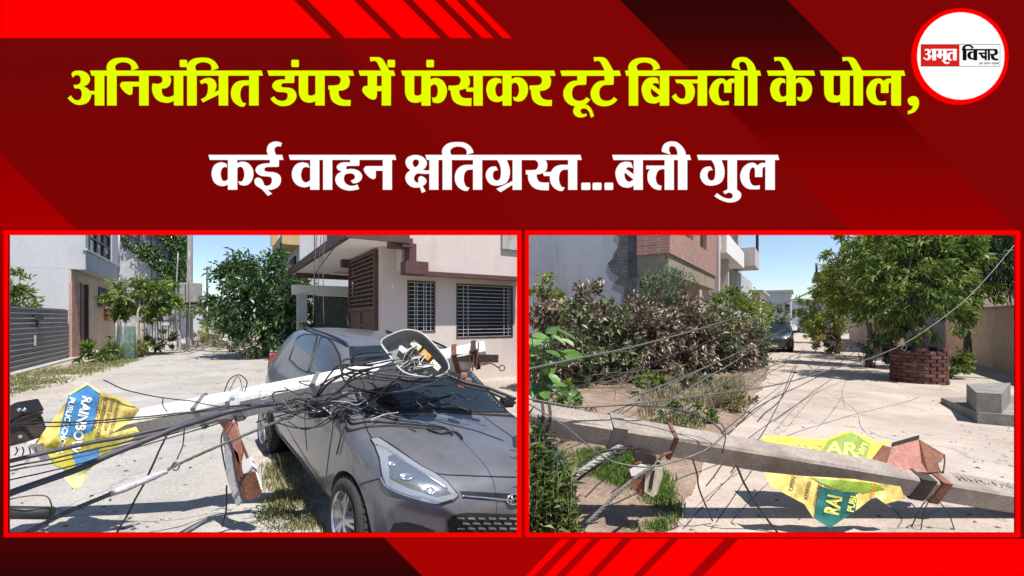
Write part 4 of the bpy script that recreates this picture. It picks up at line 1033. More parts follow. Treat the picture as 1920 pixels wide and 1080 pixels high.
# big fresh leaves at the left edge
bl = empty('broad_leaf_plant', gp(1008, 790), 0, 'plant with large fresh green leaves at the left edge before the hedge', 'plant')
b0 = Vector(bl.location); rg = random.Random(9); mb = MB(); st = MB()
for k in range(46):
    p = at(rg.uniform(985, 1068), rg.uniform(612, 742), rg.uniform(6.0, 6.9)) - b0
    if p.z > 1.5 and rg.random() < .4: continue
    d = Vector((rg.uniform(-.3, 1), rg.uniform(-1, .3), rg.uniform(-.5, .4))).normalized()
    nn = Vector((0, -.4, 1)) + rnd_dir(rg) * .35
    L = rg.uniform(.20, .34); W = L * .62
    x = d.cross(nn).normalized(); nn = x.cross(d)
    b = len(mb.v); ring = []
    for t, w in ((0, .05), (.15, .6), (.38, 1), (.65, .8), (.88, .35), (1, .02)):
        for sd_ in (-1, 0, 1):
            ring.append(p + d * L * t + x * (sd_ * W * .5 * w) + nn * (abs(sd_) * .03 - .25 * L * t * t))
    mb.add(ring, [(r_ * 3 + q, r_ * 3 + q + 1, r_ * 3 + q + 4, r_ * 3 + q + 3) for r_ in range(5) for q in range(2)], 0, True)
    st.tube(spline([Vector((rg.uniform(-.1, .1), rg.uniform(-.1, .1), 0)), Vector((p.x * .5, p.y * .5, p.z * .65)), p], 4), .007, 4)
mb.build('leaves', g_big, bl, fix=False); st.build('stems', surf('green_stem', (0.12, 0.2, 0.06, 1), .6), bl, fix=False)

# ---- right lane: the street trees on the right
tp = gp(1722, 717)
tree('street_tree', (tp.x, tp.y, .6), [(at(1700, 530, 12.2), (1.15, 1.2, 1.2)), (at(1660, 480, 12.6), (.85, .9, .8)), (at(1752, 585, 12.0), (.85, .8, .75)), (at(1768, 480, 12.3), (.95, 1.0, .95)), (at(1716, 610, 11.8), (.6, .6, .5)), (at(1672, 560, 12.0), (.6, .7, .55)), (at(1730, 440, 12.4), (1.0, 1.0, .7))],
     10500, .21, .055, g_mid, m_bark, .11, 'full green street tree growing out of the brick planter', seed=51, stems=3, limbs=16, clump=.24, droop=.75)
tree('street_tree', gp(1815, 690), [(at(1806, 510, 14.0), (.7, .9, 1.1)), (at(1790, 455, 14.2), (.9, 1.0, .9)), (at(1822, 560, 13.8), (.5, .6, .5))], 3600, .21, .055, g_yel, m_bark, .11,
     'green tree leaning over the beige boundary wall, beside the dark hanging foliage', seed=52, limbs=9)
tree('street_tree', gp(1628, 690), [(at(1606, 530, 15.8), (.85, 1.0, 1.2)), (at(1592, 475, 16), (.65, .8, .8)), (at(1632, 478, 15.5), (.8, .9, .8)), (at(1622, 580, 15.5), (.6, .7, .6))], 5200, .22, .05, g_yel, m_bark, .10,
     'yellow green street tree left of the one in the brick planter', seed=53, limbs=9)
tree('street_tree', gp(1668, 684), [(at(1662, 505, 18.0), (1.3, 1.2, 1.3)), (at(1640, 560, 17.6), (.9, .9, .9)), (at(1700, 470, 18.2), (1.2, 1.1, 1.1))], 4200, .23, .055, g_mid, m_bark, .10,
     'green street tree standing behind the planter tree, filling the row', seed=56, limbs=8)
tree('street_tree', gp(1570, 664), [(at(1556, 572, 21.5), (.85, 1.0, 1.4)), (at(1572, 525, 21.5), (.8, .9, .9)), (at(1545, 612, 21), (.6, .7, .8)), (at(1545, 535, 22), (.5, .6, .6))], 5200, .18, .055, g_yel, m_bark, .10,
     'bushy street tree further off with a red flowering foot', seed=54, limbs=8)
tree('street_tree', gp(1533, 642), [(at(1527, 580, 31), (.9, 1.2, 1.6)), (at(1530, 610, 30), (.7, .9, 1.1))], 2600, .22, .07, g_mid, m_bark, .1,
     'farthest small tree at the right of the lane', seed=55, limbs=6)
shrub('flowering_shrub', 1556, 645, 21.0, .55, .55, 800, .14, .06, leafmat('rust_flowering_leaf', (0.05, 0.06, 0.02, 1), (0.16, 0.13, 0.05, 1), (0.42, 0.20, 0.10, 1)), 'rusty flowering shrub beside the lane under the far bushy tree', 90)
shrub('wall_shrub', 1782, 688, 12.6, .42, .5, 900, .12, .05, g_mid, 'small green bush behind the brick planter before the wall', 91)
shrub('wall_shrub', 1640, 655, 15.0, .5, .55, 800, .13, .05, g_curtain, 'dark shrub at the lane edge left of the brick planter', 92)
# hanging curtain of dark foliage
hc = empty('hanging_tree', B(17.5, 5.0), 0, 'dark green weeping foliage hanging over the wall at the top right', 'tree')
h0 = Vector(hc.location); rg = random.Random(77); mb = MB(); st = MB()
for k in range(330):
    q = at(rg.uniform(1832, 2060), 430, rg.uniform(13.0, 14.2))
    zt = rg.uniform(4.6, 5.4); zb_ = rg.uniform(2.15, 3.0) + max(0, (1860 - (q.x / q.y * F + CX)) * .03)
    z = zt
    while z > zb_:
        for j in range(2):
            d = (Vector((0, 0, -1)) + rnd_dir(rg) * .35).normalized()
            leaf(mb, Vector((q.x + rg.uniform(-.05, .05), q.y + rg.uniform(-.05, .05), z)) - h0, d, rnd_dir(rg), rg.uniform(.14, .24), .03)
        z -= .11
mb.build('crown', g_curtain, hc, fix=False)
st.tube(spline([Vector((0, 0, 0)), Vector((.1, 0, 2)), Vector((-.2, 0, 4.2)), Vector((-.9, .1, 5))], 6), .1, 8); st.build('trunk', m_bark, hc, fix=False)
# brick planter, brick by brick
pl = empty('brick_planter', (tp.x, tp.y, 0), .5, 'red brown brick planter ring round the street tree trunk', 'planter')
m_pb = [surf('planter_brick_' + n, c, .9, var=.3, scale=6, fine=40, bump=.5) for n, c in (('red', (0.125, 0.04, 0.03, 1)), ('brown', (0.09, 0.04, 0.033, 1)), ('dusty', (0.16, 0.07, 0.052, 1)))]  # tones darkened to hold the shade the planter stands in
bms = []
for i in range(3):
    bm_ = MB(); bm_.bevbox((0, 0, 0), (0.235, 0.11, 0.078), .008); bo = bm_.build('brick', m_pb[i], pl); bms.append(bo)
rg = random.Random(12); first = [True] * 3
RP = .52; nb = 13
for row in range(10):
    for k in range(nb):
        a = 2 * math.pi * (k + .5 * (row % 2)) / nb + rg.uniform(-.01, .01)
        if row == 9 and rg.random() < .35: continue
        i = rg.randrange(3)
        if first[i]: bo = bms[i]; first[i] = False
        else:
            bo = bms[i].copy(); COL.objects.link(bo)
        bo.parent = pl
        r_ = RP + rg.uniform(-.012, .012)
        bo.location = (r_ * math.cos(a), r_ * math.sin(a), .045 + row * .092)
        bo.rotation_euler = (rg.uniform(-.03, .03), rg.uniform(-.03, .03), a + math.pi / 2)
mb = MB(); mb.lathe([(.545, 0.0), (.54, .84), (.02, .78)], 24); mb.build('mortar_core', surf('planter_mortar', (0.085, 0.055, 0.045, 1), .95), pl)

# ---- grass and weeds nobody could count
def in_poly(x, y, P):
    r = False; j = len(P) - 1
    for i in range(len(P)):
        if (P[i][1] > y) != (P[j][1] > y) and x < (P[j][0] - P[i][0]) * (y - P[i][1]) / (P[j][1] - P[i][1]) + P[i][0]: r = not r
        j = i
    return r
def grass(name, poly_px, n, h, w, m, label, seed, thr=-.1, fs=1.2, lean=.5, fade=.55):
    P = [(gp(*p).x, gp(*p).y) for p in poly_px]
    x0, x1 = min(p[0] for p in P), max(p[0] for p in P); y0, y1 = min(p[1] for p in P), max(p[1] for p in P)
    rg = random.Random(seed); mb = MB(); k = 0; tries = 0
    while k < n and tries < n * 12:
        tries += 1
        x, y = rg.uniform(x0, x1), rg.uniform(y0, y1)
        if not in_poly(x, y, P): continue
        ed = min(abs((P[i][0] - P[i - 1][0]) * (P[i - 1][1] - y) - (P[i - 1][0] - x) * (P[i][1] - P[i - 1][1])) / max(.01, math.hypot(P[i][0] - P[i - 1][0], P[i][1] - P[i - 1][1])) for i in range(len(P)))
        if rg.random() > (ed / fade) ** 1.3: continue
        if .75 * noise.noise(Vector((x * fs, y * fs, seed))) + .45 * noise.noise(Vector((x * fs * 3.3, y * fs * 3.3, seed + 5))) < thr + .55 * (rg.random() - .5): continue
        k += 1
        z = gh(x, y) + .005 + (.055 if x > .3 else 0)      # the soil bank lies higher
        for b in range(3):
            hh = h * rg.uniform(.25, 1.5) * rg.random() ** .4; a = rg.uniform(0, 6.28); d = Vector((math.cos(a), math.sin(a), 0)); q = Vector((-d.y, d.x, 0)) * w
            o = Vector((x + rg.uniform(-.03, .03), y + rg.uniform(-.03, .03), z))
            t = o + d * hh * lean * rg.uniform(.2, 1.2) + Vector((0, 0, hh))
            m1 = o.lerp(t, .5) + Vector((0, 0, hh * .12))
            bi = len(mb.v)
            mb.v += [tuple(o - q), tuple(o + q), tuple(m1 + q * .7), tuple(m1 - q * .7), tuple(t)]
            mb.f += [(bi, bi + 1, bi + 2, bi + 3), (bi + 3, bi + 2, bi + 4)]; mb.mi += [0, 0]; mb.sm += [False, False]
    return tag(mb.build(name, m, fix=False), label, 'grass', kind='stuff')
g_grass = leafmat('verge_grass', (0.09, 0.10, 0.035, 1), (0.22, 0.23, 0.085, 1), (0.44, 0.40, 0.22, 1), .7, .2, 1.5)
g_lush = leafmat('lush_weed', (0.05, 0.10, 0.015, 1), (0.13, 0.22, 0.03, 1), (0.25, 0.32, 0.08, 1), .6, .3, 1.5)
g_straw = leafmat('dry_straw', (0.16, 0.13, 0.07, 1), (0.32, 0.27, 0.15, 1), (0.5, 0.44, 0.28, 1), .8, .2, 1.5)
grass('grass', [(500, 850), (560, 870), (625, 1010), (470, 1010), (480, 930), (490, 880)], 2600, .055, .004, g_grass, 'patchy green grass on the verge beside the car', 1, -.2, 2.5, .5, .16)
grass('grass', [(-60, 770), (10, 752), (120, 722), (230, 690), (290, 668), (180, 676), (60, 694), (-60, 715)], 5000, .06, .010, g_grass, 'thin grass on the verge before the grey gate', 2, -.15, .9)
grass('grass', [(980, 1010), (985, 870), (1100, 850), (1190, 850), (1260, 900), (1290, 960), (1270, 1010)], 9000, .065, .005, g_lush, 'lush green weeds on the bank at the lower left of the right lane', 3, -.3, 1.6, .5, .14)
grass('grass', [(1190, 820), (1230, 790), (1400, 770), (1405, 720), (1300, 715), (1200, 722)], 3200, .20, .008, g_straw, 'dry straw and weeds between hedge and lane', 4, -.1, 1.4)
grass('grass', [(1160, 860), (1200, 800), (1300, 780), (1340, 800), (1300, 840)], 1500, .12, .007, g_grass, 'green weeds between the fallen pole and the dry straw', 5, -.2, 1.4, .5, .25)
grass('grass', [(1300, 780), (1395, 775), (1405, 735), (1380, 722), (1350, 735)], 900, .28, .006, g_straw, 'dry bushy grass tuft at the lane edge', 6, -.5, 1.4)

# brown soil bank under the hedge, left of the right lane
m_soil = surf('brown_soil', (0.23, 0.165, 0.12, 1), .97, var=.35, scale=2.2, fine=18, bump=.9, bump_d=.04, stain=(0.32, 0.25, 0.19, 1), stain_scale=1.6)
P = [gp(992, 1010), gp(1275, 1010), gp(1290, 940), gp(1330, 850), gp(1395, 790), gp(1440, 700), gp(1440, 668), gp(1200, 690), gp(1003, 690)]
sb = MB(); cc = sum((p for p in P), Vector()) / len(P)
nr = 26; ring = []
for i in range(len(P)):
    a, b = P[i], P[(i + 1) % len(P)]
    for t in range(8):
        q = a.lerp(b, t / 8); ring.append(q + Vector((noise.noise(q * 1.3), noise.noise(q * 1.3 + Vector((5, 5, 5))), 0)) * .12)
m_ = len(ring); v = []
for r_ in range(nr + 1):
    f = r_ / nr
    for q in ring:
        p = cc.lerp(q, f)
        e = min(1, (1 - f) * 7)
        v.append((p.x, p.y, .016 + e * (.05 + .06 * noise.noise(p * .9) + .025 * noise.noise(p * 4))))
sb.add(v, [(r_ * m_ + i, r_ * m_ + (i + 1) % m_, (r_ + 1) * m_ + (i + 1) % m_, (r_ + 1) * m_ + i) for r_ in range(nr) for i in range(m_)], 0, True)
tag(sb.build('soil_bank', m_soil, fix=False), kind='structure')
# heap of cut twigs by the hedge
def twigs(name, px0, px1, py0, py1, n, ln, label, seed, m=None, rad=.006):
    rg = random.Random(seed); mb = MB()
    for k in range(n):
        p = gp(rg.uniform(px0, px1), rg.uniform(py0, py1)); p.z = .04 + rg.random() ** 2 * .35
        a = rg.uniform(0, 6.28); d = Vector((math.cos(a), math.sin(a), rg.uniform(-.15, .3)))
        L = ln * rg.uniform(.4, 1.3)
        pts = spline([p, p + d * L * .4 + rnd_dir(rg) * .1, p + d * L + rnd_dir(rg) * .15], 3)
        for q in pts: q.z = max(q.z, .03)
        mb.tube(pts, rad * rg.uniform(.5, 1.3), 4)
    return tag(mb.build(name, m or m_bark, fix=False), label, 'twigs', kind='stuff')
twigs('twig_heap', 1090, 1215, 690, 740, 260, 1.0, 'heap of cut bare twigs at the foot of the dry hedge', 1)
twigs('twig_heap', 1000, 1120, 800, 850, 90, .45, 'tangle of dry twigs under the fallen pole at the left', 2)
twigs('twig_heap', 1370, 1450, 680, 720, 60, .8, 'scattered dry twigs at the lane edge before the parked car', 3)
twigs('twig_heap', 330, 500, 636, 664, 130, 1.3, 'fallen branches lying across the left lane under the big tree', 4, m_bark, .022)
# ================================================================== the grey hatchback
def lerp_tab(tab, x):
    if x <= tab[0][0]: return tab[0][1]
    for (a, va), (b, vb) in zip(tab, tab[1:]):
        if x <= b:
            t = (x - a) / (b - a); return va + (vb - va) * t
    return tab[-1][1]
W_T = [(-1.83, .60), (-1.76, .72), (-1.6, .785), (-1.2, .825), (0, .83), (1.2, .825), (1.5, .805), (1.68, .765), (1.82, .69), (1.92, .56), (1.95, .46)]
ZT_T = [(-1.83, .62), (-1.79, .96), (-1.70, 1.12), (-1.55, 1.38), (-1.40, 1.465), (-1.1, 1.505), (-.7, 1.52), (-.2, 1.515), (.1, 1.485), (.32, 1.41), (.60, 1.25), (.85, 1.085), (.98, 1.01), (1.12, .975), (1.35, .93), (1.6, .885), (1.76, .838), (1.86, .79), (1.925, .69), (1.95, .58)]
ZB_T = [(-1.83, .55), (-1.76, .90), (-1.6, .985), (-1.0, .975), (0, .945), (.7, .92), (1.0, .90), (1.3, .855), (1.6, .785), (1.8, .70), (1.9, .61), (1.95, .50)]
Z0_T = [(-1.83, .34), (-1.7, .26), (-1.4, .22), (1.4, .20), (1.8, .22), (1.92, .27), (1.95, .34)]
US = [-1.83, -1.795, -1.70, -1.58, -1.42, -1.2, -.9, -.55, -.2, .1, .3, .5, .7, .86, .98, 1.12, 1.3, 1.5, 1.66, 1.79, 1.88, 1.93, 1.95]
def half(u):
    w = lerp_tab(W_T, u); zt = lerp_tab(ZT_T, u); zb = lerp_tab(ZB_T, u); z0 = lerp_tab(Z0_T, u)
    h = max(.02, zt - zb)
    g = min(1, max(0, (h - .12) / .25)); g = g * g * (3 - 2 * g)
    mix = lambda a, b: a + (b - a) * g
    zm = z0 + (zb - z0) * .42
    return [(0, z0), (.80 * w, z0), (.955 * w, z0 + .06), (.995 * w, zm), (1.0 * w, zm + (zb - zm) * .55), (.965 * w, zb),
            (mix(.90, .885) * w, zb + mix(.42, .36) * h), (mix(.78, .80) * w, zb + mix(.72, .72) * h), (mix(.62, .70) * w, zb + mix(.88, .91) * h), (mix(.34, .40) * w, zb + mix(.97, .985) * h), (0, zt)]
bm = bmesh.new(); rows = []
for u in US:
    hs = half(u)
    full = [(v, z) for v, z in hs] + [(-v, z) for v, z in reversed(hs[1:-1])]
    rows.append([bm.verts.new((u, v, z)) for v, z in full])
nn_ = len(rows[0])
for a, b in zip(rows, rows[1:]):
    for j in range(nn_):
        bm.faces.new((a[j], a[(j + 1) % nn_], b[(j + 1) % nn_], b[j]))
bm.faces.new(list(reversed(rows[0]))); bm.faces.new(rows[-1])
bmesh.ops.recalc_face_normals(bm, faces=bm.faces[:])
cage = bpy.data.meshes.new('cage'); bm.to_mesh(cage); bm.free()
tmp = bpy.data.objects.new('cage', cage); COL.objects.link(tmp)
tmp.modifiers.new('s', 'SUBSURF').levels = 2
AX = 1.2125; WR = .298
cut_objs = []
for u in (AX, -AX):
    for sgn in (1, -1):
        c = MB(); c.lathe([(0.001, -.2), (.335, -.2), (.335, .35), (0.001, .35)], 40, 'y'); co = c.build('cutter', None)
        co.location = (u, sgn * .78, .33 if u > 0 else .305); co.scale = (1, sgn, 1); cut_objs.append(co)
        md = tmp.modifiers.new('b', 'BOOLEAN'); md.object = co; md.operation = 'DIFFERENCE'; md.solver = 'EXACT'
bpy.context.view_layer.update()
dg = bpy.context.evaluated_depsgraph_get()
body_me = bpy.data.meshes.new_from_object(tmp.evaluated_get(dg))
for o_ in cut_objs + [tmp]: bpy.data.objects.remove(o_)
body_me.polygons.foreach_set('use_smooth', [True] * len(body_me.polygons))
body_me.name = 'car_body'
# keep arch edges crisp
bm = bmesh.new(); bm.from_mesh(body_me)
for e in bm.edges:
    if len(e.link_faces) == 2 and e.calc_face_angle(0) > R(40): e.smooth = False
bm.to_mesh(body_me); bm.free()
bm = bmesh.new(); bm.from_mesh(body_me); BVH = BVHTree.FromBMesh(bm); bm.free()

M_CAR = Matrix.Translation((CARX, CARY, 0)) @ Matrix(((cu.x, -cv.x, 0, 0), (cu.y, -cv.y, 0, 0), (0, 0, 1, 0), (0, 0, 0, 1)))
# local axes: u forward, v to the car's right is NEGATIVE y in a right-handed frame, so the side we see is local -y
M_CAR = M_CAR @ Matrix.Rotation(-CARROLL, 4, 'X') @ Matrix.Rotation(-CARPITCH, 4, 'Y') @ Matrix.Diagonal((CSC, CSC, CSZ, 1))
M_INV = M_CAR.inverted()
EYE_L = M_INV @ Vector((0, 0, EYE))
def on_car(px, py):
    """the spot on the bodywork that the photograph shows at that pixel, in the car's own frame"""
    d = (M_INV @ at(px, py, 3.0)) - EYE_L
    h = BVH.ray_cast(EYE_L, d.normalized())
    return (h[0], h[1]) if h[0] is not None else (None, None)

def flake(name, col):
    m, nt, bs, out = nodes_of(name); L = nt.links.new
    tc = N(nt, 'ShaderNodeTexCoord'); n = N(nt, 'ShaderNodeTexNoise'); n.inputs['Scale'].default_value = 2.2; n.inputs['Detail'].default_value = 8; n.inputs['Roughness'].default_value = .7
    L(tc.outputs['Object'], n.inputs['Vector'])
    r = N(nt, 'ShaderNodeValToRGB'); r.color_ramp.elements[0].position = .35; r.color_ramp.elements[0].color = col; r.color_ramp.elements[1].position = .75
    r.color_ramp.elements[1].color = tuple(min(1, c * 1.35 + .02) for c in col[:3]) + (1,)
    L(n.outputs['Fac'], r.inputs[0]); L(r.outputs[0], bs.inputs['Base Color'])
    mr = N(nt, 'ShaderNodeMapRange'); mr.inputs[3].default_value = .30; mr.inputs[4].default_value = .52; L(n.outputs['Fac'], mr.inputs[0]); L(mr.outputs[0], bs.inputs['Roughness'])
    bs.inputs['Metallic'].default_value = .38
    bs.inputs['Coat Weight'].default_value = .8; bs.inputs['Coat Roughness'].default_value = .09
    return m
m_paint = flake('grey_metallic_paint', (0.118, 0.120, 0.134, 1))
m_cglass = plain('tinted_car_glass', (0.055, 0.062, 0.066, 1), .06, coat=.6)
m_wglass = plain('windscreen_glass', (0.012, 0.018, 0.022, 1), .05, coat=.2)
m_blk = plain('black_plastic', (0.012, 0.012, 0.013, 1), .45)
m_seal = plain('black_rubber_seal', (0.008, 0.008, 0.009, 1), .6)
m_tyre = surf('dusty_tyre', (0.035, 0.034, 0.033, 1), .85, var=.3, scale=10, fine=80, bump=.3)
m_rim = plain('silver_wheel_rim', (0.48, 0.48, 0.49, 1), .32, .85)
m_chrome = plain('bright_chrome', (0.75, 0.76, 0.78, 1), .12, 1.0)
m_lens = plain('clear_lamp_lens', (0.36, 0.39, 0.42, 1), .10, .45, coat=1.0)
m_lampin = plain('lamp_reflector', (0.80, 0.82, 0.84, 1), .15, .9)
m_red = plain('red_lamp_lens', (0.35, 0.015, 0.012, 1), .15, coat=.8)
m_plate = plain('number_plate_white', (0.75, 0.75, 0.73, 1), .5)

car = empty('car', (0, 0, 0), 0, 'dusty grey hatchback under the fallen pole, with cables over its bonnet', 'car')
car.matrix_basis = M_CAR
link('body', body_me, m_paint, car)

def dpoly(pts, closed=True, step=6):
    """pixel outline -> dense smooth outline on the bodywork"""
    out = []
    q = [Vector((p[0], p[1], 0)) for p in pts]
    n = len(q)
    for i in range(n if closed else n - 1):
        a, b = q[i], q[(i + 1) % n]
        k = max(1, int((b - a).length / step))
        for t in range(k): out.append(a.lerp(b, t / k))
    if not closed: out.append(q[-1])
    return out
def patch(name, px_pts, m, lift=.004, grid=7, par=None, mirror=False, rim=None, rim_r=.006, mname=None):
    """a panel of glass or lamp lens lying on the bodywork inside a pixel outline"""
    ol = dpoly(px_pts)
    P2 = [(p.x, p.y) for p in ol]; nb = len(P2)
    x0, x1 = min(p[0] for p in P2), max(p[0] for p in P2); y0, y1 = min(p[1] for p in P2), max(p[1] for p in P2)
    inner = []
    x = x0 + grid / 2
    while x < x1:
        y = y0 + grid / 2
        while y < y1:
            if in_poly(x, y, P2): inner.append((x, y))
            y += grid
        x += grid
    vs2 = [Vector(p) for p in P2 + inner]
    r = delaunay_2d_cdt(vs2, [(i, (i + 1) % nb) for i in range(nb)], [list(range(nb))], 1, 1e-4)
    V = []
    for p in r[0]:
        h, nrm = on_car(p[0], p[1])
        V.append(None if h is None else h + nrm * lift)
    F_ = [f for f in r[2] if all(V[i] is not None for i in f)]
    V = [v if v is not None else Vector((0, 0, .6)) for v in V]
    obs = []
    for sgn in ((1, -1) if mirror else (1,)):
        mb = MB(); mb.add([Vector((v.x, v.y * sgn, v.z)) for v in V], F_, 0, True)
        o_ = mb.build(name, m, par or car); obs.append(o_)
        if rim:
            pts = [on_car(p.x, p.y) for p in ol]
            pts = [h + n_ * lift for h, n_ in pts if h is not None]
            if len(pts) > 3:
                tb = MB(); tb.tube([Vector((v.x, v.y * sgn, v.z)) for v in pts + pts[:1]], rim_r, 5); tb.build(mname or 'seal', rim, o_)
    return obs
def seam(name, px_pts, r=.0045, m=None, lift=.0, mirror=False, par=None, smooth=True):
    q = [Vector((p[0], p[1], 0)) for p in px_pts]
    q = spline(q, 10) if smooth else dpoly(px_pts, False)
    pts = [on_car(p.x, p.y) for p in q]; pts = [h + n_ * lift for h, n_ in pts if h is not None]
    if len(pts) < 2: return
    for sgn in ((1, -1) if mirror else (1,)):
        mb = MB(); mb.tube([Vector((p.x, p.y * sgn, p.z)) for p in pts], r, 5); mb.build(name, m or m_seal, par or car)
# glass
patch('side_window', [(543, 673), (559, 633), (571, 627), (596, 629), (588, 662), (578, 699), (561, 691)], m_cglass, mirror=True, rim=m_blk, rim_r=.008)
patch('side_window', [(602, 633), (613, 634), (626, 646), (637, 666), (642, 690), (610, 699), (583, 700), (592, 664)], m_cglass, mirror=True, rim=m_blk, rim_r=.008)
ws = patch('windscreen', [(657, 652), (720, 650), (800, 653), (842, 660), (864, 673), (898, 706), (930, 746), (950, 773), (900, 772), (820, 766), (745, 768), (690, 778), (674, 752), (662, 700)], m_wglass, lift=.005, grid=5, rim=m_seal, rim_r=.012)[0]
seam('cowl', [(684, 783), (745, 773), (820, 771), (900, 777), (962, 781)], .016, m_blk)
for a, b in (((735, 771), (845, 742)), ((870, 775), (955, 762))):
    (h1, n1_), (h2, n2_) = on_car(*a), on_car(*b)
    if h1 is not None and h2 is not None:
        mb = MB(); mb.tube(spline([h1 + n1_ * .03, h1.lerp(h2, .5) + n1_ * .035, h2 + n2_ * .018], 5), .008, 6); mb.build('wiper', m_blk, car)
# lamps
HLP = [(695, 824), (710, 822), (730, 835), (758, 854), (788, 874), (816, 889), (838, 904), (859, 929), (852, 936), (817, 943), (780, 934), (744, 921), (727, 911), (719, 893), (712, 860), (702, 835)]
m_bezel = plain('smoked_lamp_bezel', (0.27, 0.30, 0.32, 1), .10, .7, coat=1.0)
bez = patch('lamp_bezel', [(728, 858), (742, 852), (768, 872), (812, 897), (846, 927), (818, 933), (764, 915), (732, 898)], m_bezel, lift=.0108, grid=5, mirror=True)
hl_ = patch('headlight', HLP, m_lens, lift=.010, mirror=True, rim=m_seal, rim_r=.003)
for k, o_ in enumerate(hl_):
    sg = 1 if k == 0 else -1
    def place(px, py, lift):
        h, n_ = on_car(px, py); p = h + n_ * lift
        return Vector((p.x, p.y * sg, p.z)), Vector((n_.x, n_.y * sg, n_.z))
    for (px, py, r_) in ((762, 896, .034), (806, 920, .030), (735, 872, .022)):
        c_, n_ = place(px, py, .011)
        mb = MB(); q = n_.to_track_quat('Z', 'Y').to_matrix()
        prof = [(.001, -.002), (r_ * .5, .0), (r_ * .9, .004), (r_, .008), (r_ * 1.1, .003)]
        vs2 = []
        for (rr_2, hh) in prof:
            for j in range(18):
                a = 2 * math.pi * j / 18; vs2.append(c_ + q @ Vector((rr_2 * math.cos(a), rr_2 * math.sin(a) * .7, hh)))
        mb.add(vs2, [(i * 18 + j, i * 18 + (j + 1) % 18, (i + 1) * 18 + (j + 1) % 18, (i + 1) * 18 + j) for i in range(4) for j in range(18)], 0, True)
        mb.build('reflector', m_lampin, o_)
    pts = [place(*p, .013)[0] for p in ((716, 893), (726, 910), (744, 921), (780, 934), (817, 943), (850, 936))]
    mb = MB(); mb.tube(spline(pts, 6), .007, 5); mb.build('chrome_lip', m_chrome, o_)
    pts = [place(*p, .012)[0] for p in ((706, 836), (728, 846), (756, 866), (800, 893), (838, 918))]
    mb = MB(); mb.tube(spline(pts, 6), .006, 5); mb.build('light_guide', m_lampin, o_)
seam('bonnet_gap', [(712, 821), (740, 838), (776, 864), (816, 887), (880, 892), (968, 895)], .0055)
seam('bonnet_gap', [(681, 784), (688, 805), (697, 822)], .0045, mirror=True)
# upper slit, badge, lower grille, fog lamp pockets
patch('upper_grille', [(862, 921), (905, 923), (966, 926), (966, 940), (905, 937), (868, 933)], m_blk, lift=.004)
seam('chrome_strip', [(866, 930), (905, 933), (962, 938)], .008, m_chrome, .006)
h, n_ = on_car(966, 934)
if h is not None:
    mb = MB(); q = n_.to_track_quat('Z', 'Y').to_matrix(); h = Vector((h.x, 0, h.z))
    mb.tube([h + n_ * .012 + q @ Vector((.062 * math.cos(a), .034 * math.sin(a), 0)) for a in [i * math.pi / 12 for i in range(25)]], .007, 6)
    mb.tube([h + n_ * .012 + q @ Vector(p) for p in ((-.028, -.026, 0), (-.018, .026, 0))], .006, 5); mb.tube([h + n_ * .012 + q @ Vector(p) for p in ((.018, -.026, 0), (.028, .026, 0))], .006, 5)
    mb.tube([h + n_ * .012 + q @ Vector(p) for p in ((-.024, -.004, 0), (.024, .004, 0))], .005, 5)
    mb.build('badge', m_chrome, car)
gr = patch('lower_grille', [(838, 978), (851, 965), (874, 961), (966, 964), (988, 976), (988, 1010), (844, 1010)], m_blk, lift=.006)[0]
for row in range(9):
    for k in range(9):
        px = 842 + k * 19.5 + (9.7 if row % 2 else 0); py = 969 + row * 9.2
        if px < 848 + max(0, 12 - row * 6): continue
        a_ = [on_car(px - 6.5, py), on_car(px + 6.5, py + .6), on_car(px + 6.5, py + 3.2), on_car(px - 6.5, py + 2.6)]
        if any(q[0] is None for q in a_): continue
        c4 = [q[0] + q[1] * .010 for q in a_]; d4 = [q[0] + q[1] * .020 for q in a_]
        MB().add(c4 + d4, [(4, 5, 6, 7), (0, 1, 5, 4), (1, 2, 6, 5), (2, 3, 7, 6), (3, 0, 4, 7)]).build('grille_cell', m_rim, gr)
patch('fog_lamp_pocket', [(728, 1006), (738, 982), (760, 979), (790, 986), (816, 996), (820, 1040), (735, 1040)], m_blk, lift=.004, mirror=True)
seam('bumper_gap', [(674, 908), (694, 902), (717, 896)], .004, mirror=True)
# side seams
seam('sill_trim', [(528, 816), (560, 856), (602, 912)], .010, m_blk, 0, True)
seam('door_gap', [(626, 770), (624, 802), (617, 850), (612, 890)], .004, None, 0, True)
seam('door_gap', [(579, 702), (575, 740), (572, 790), (576, 845)], .004, None, 0, True)
seam('crease', [(533, 793), (562, 842), (595, 893)], .004, m_paint, .001, True)
for u_ in (.42, -.48):
    for sg in (1, -1):
        h = BVH.ray_cast(Vector((u_ - .33, sg * 2, .86)), Vector((0, -sg, 0)))
        if h[0] is not None:
            p = h[0]; mb = MB(); mb.tube(spline([p + Vector((-.09, 0, 0)), p + Vector((-.05, sg * .025, 0)), p + Vector((.05, sg * .025, 0)), p + Vector((.09, 0, 0))], 4), .011, 6); mb.build('door_handle', m_paint, car)
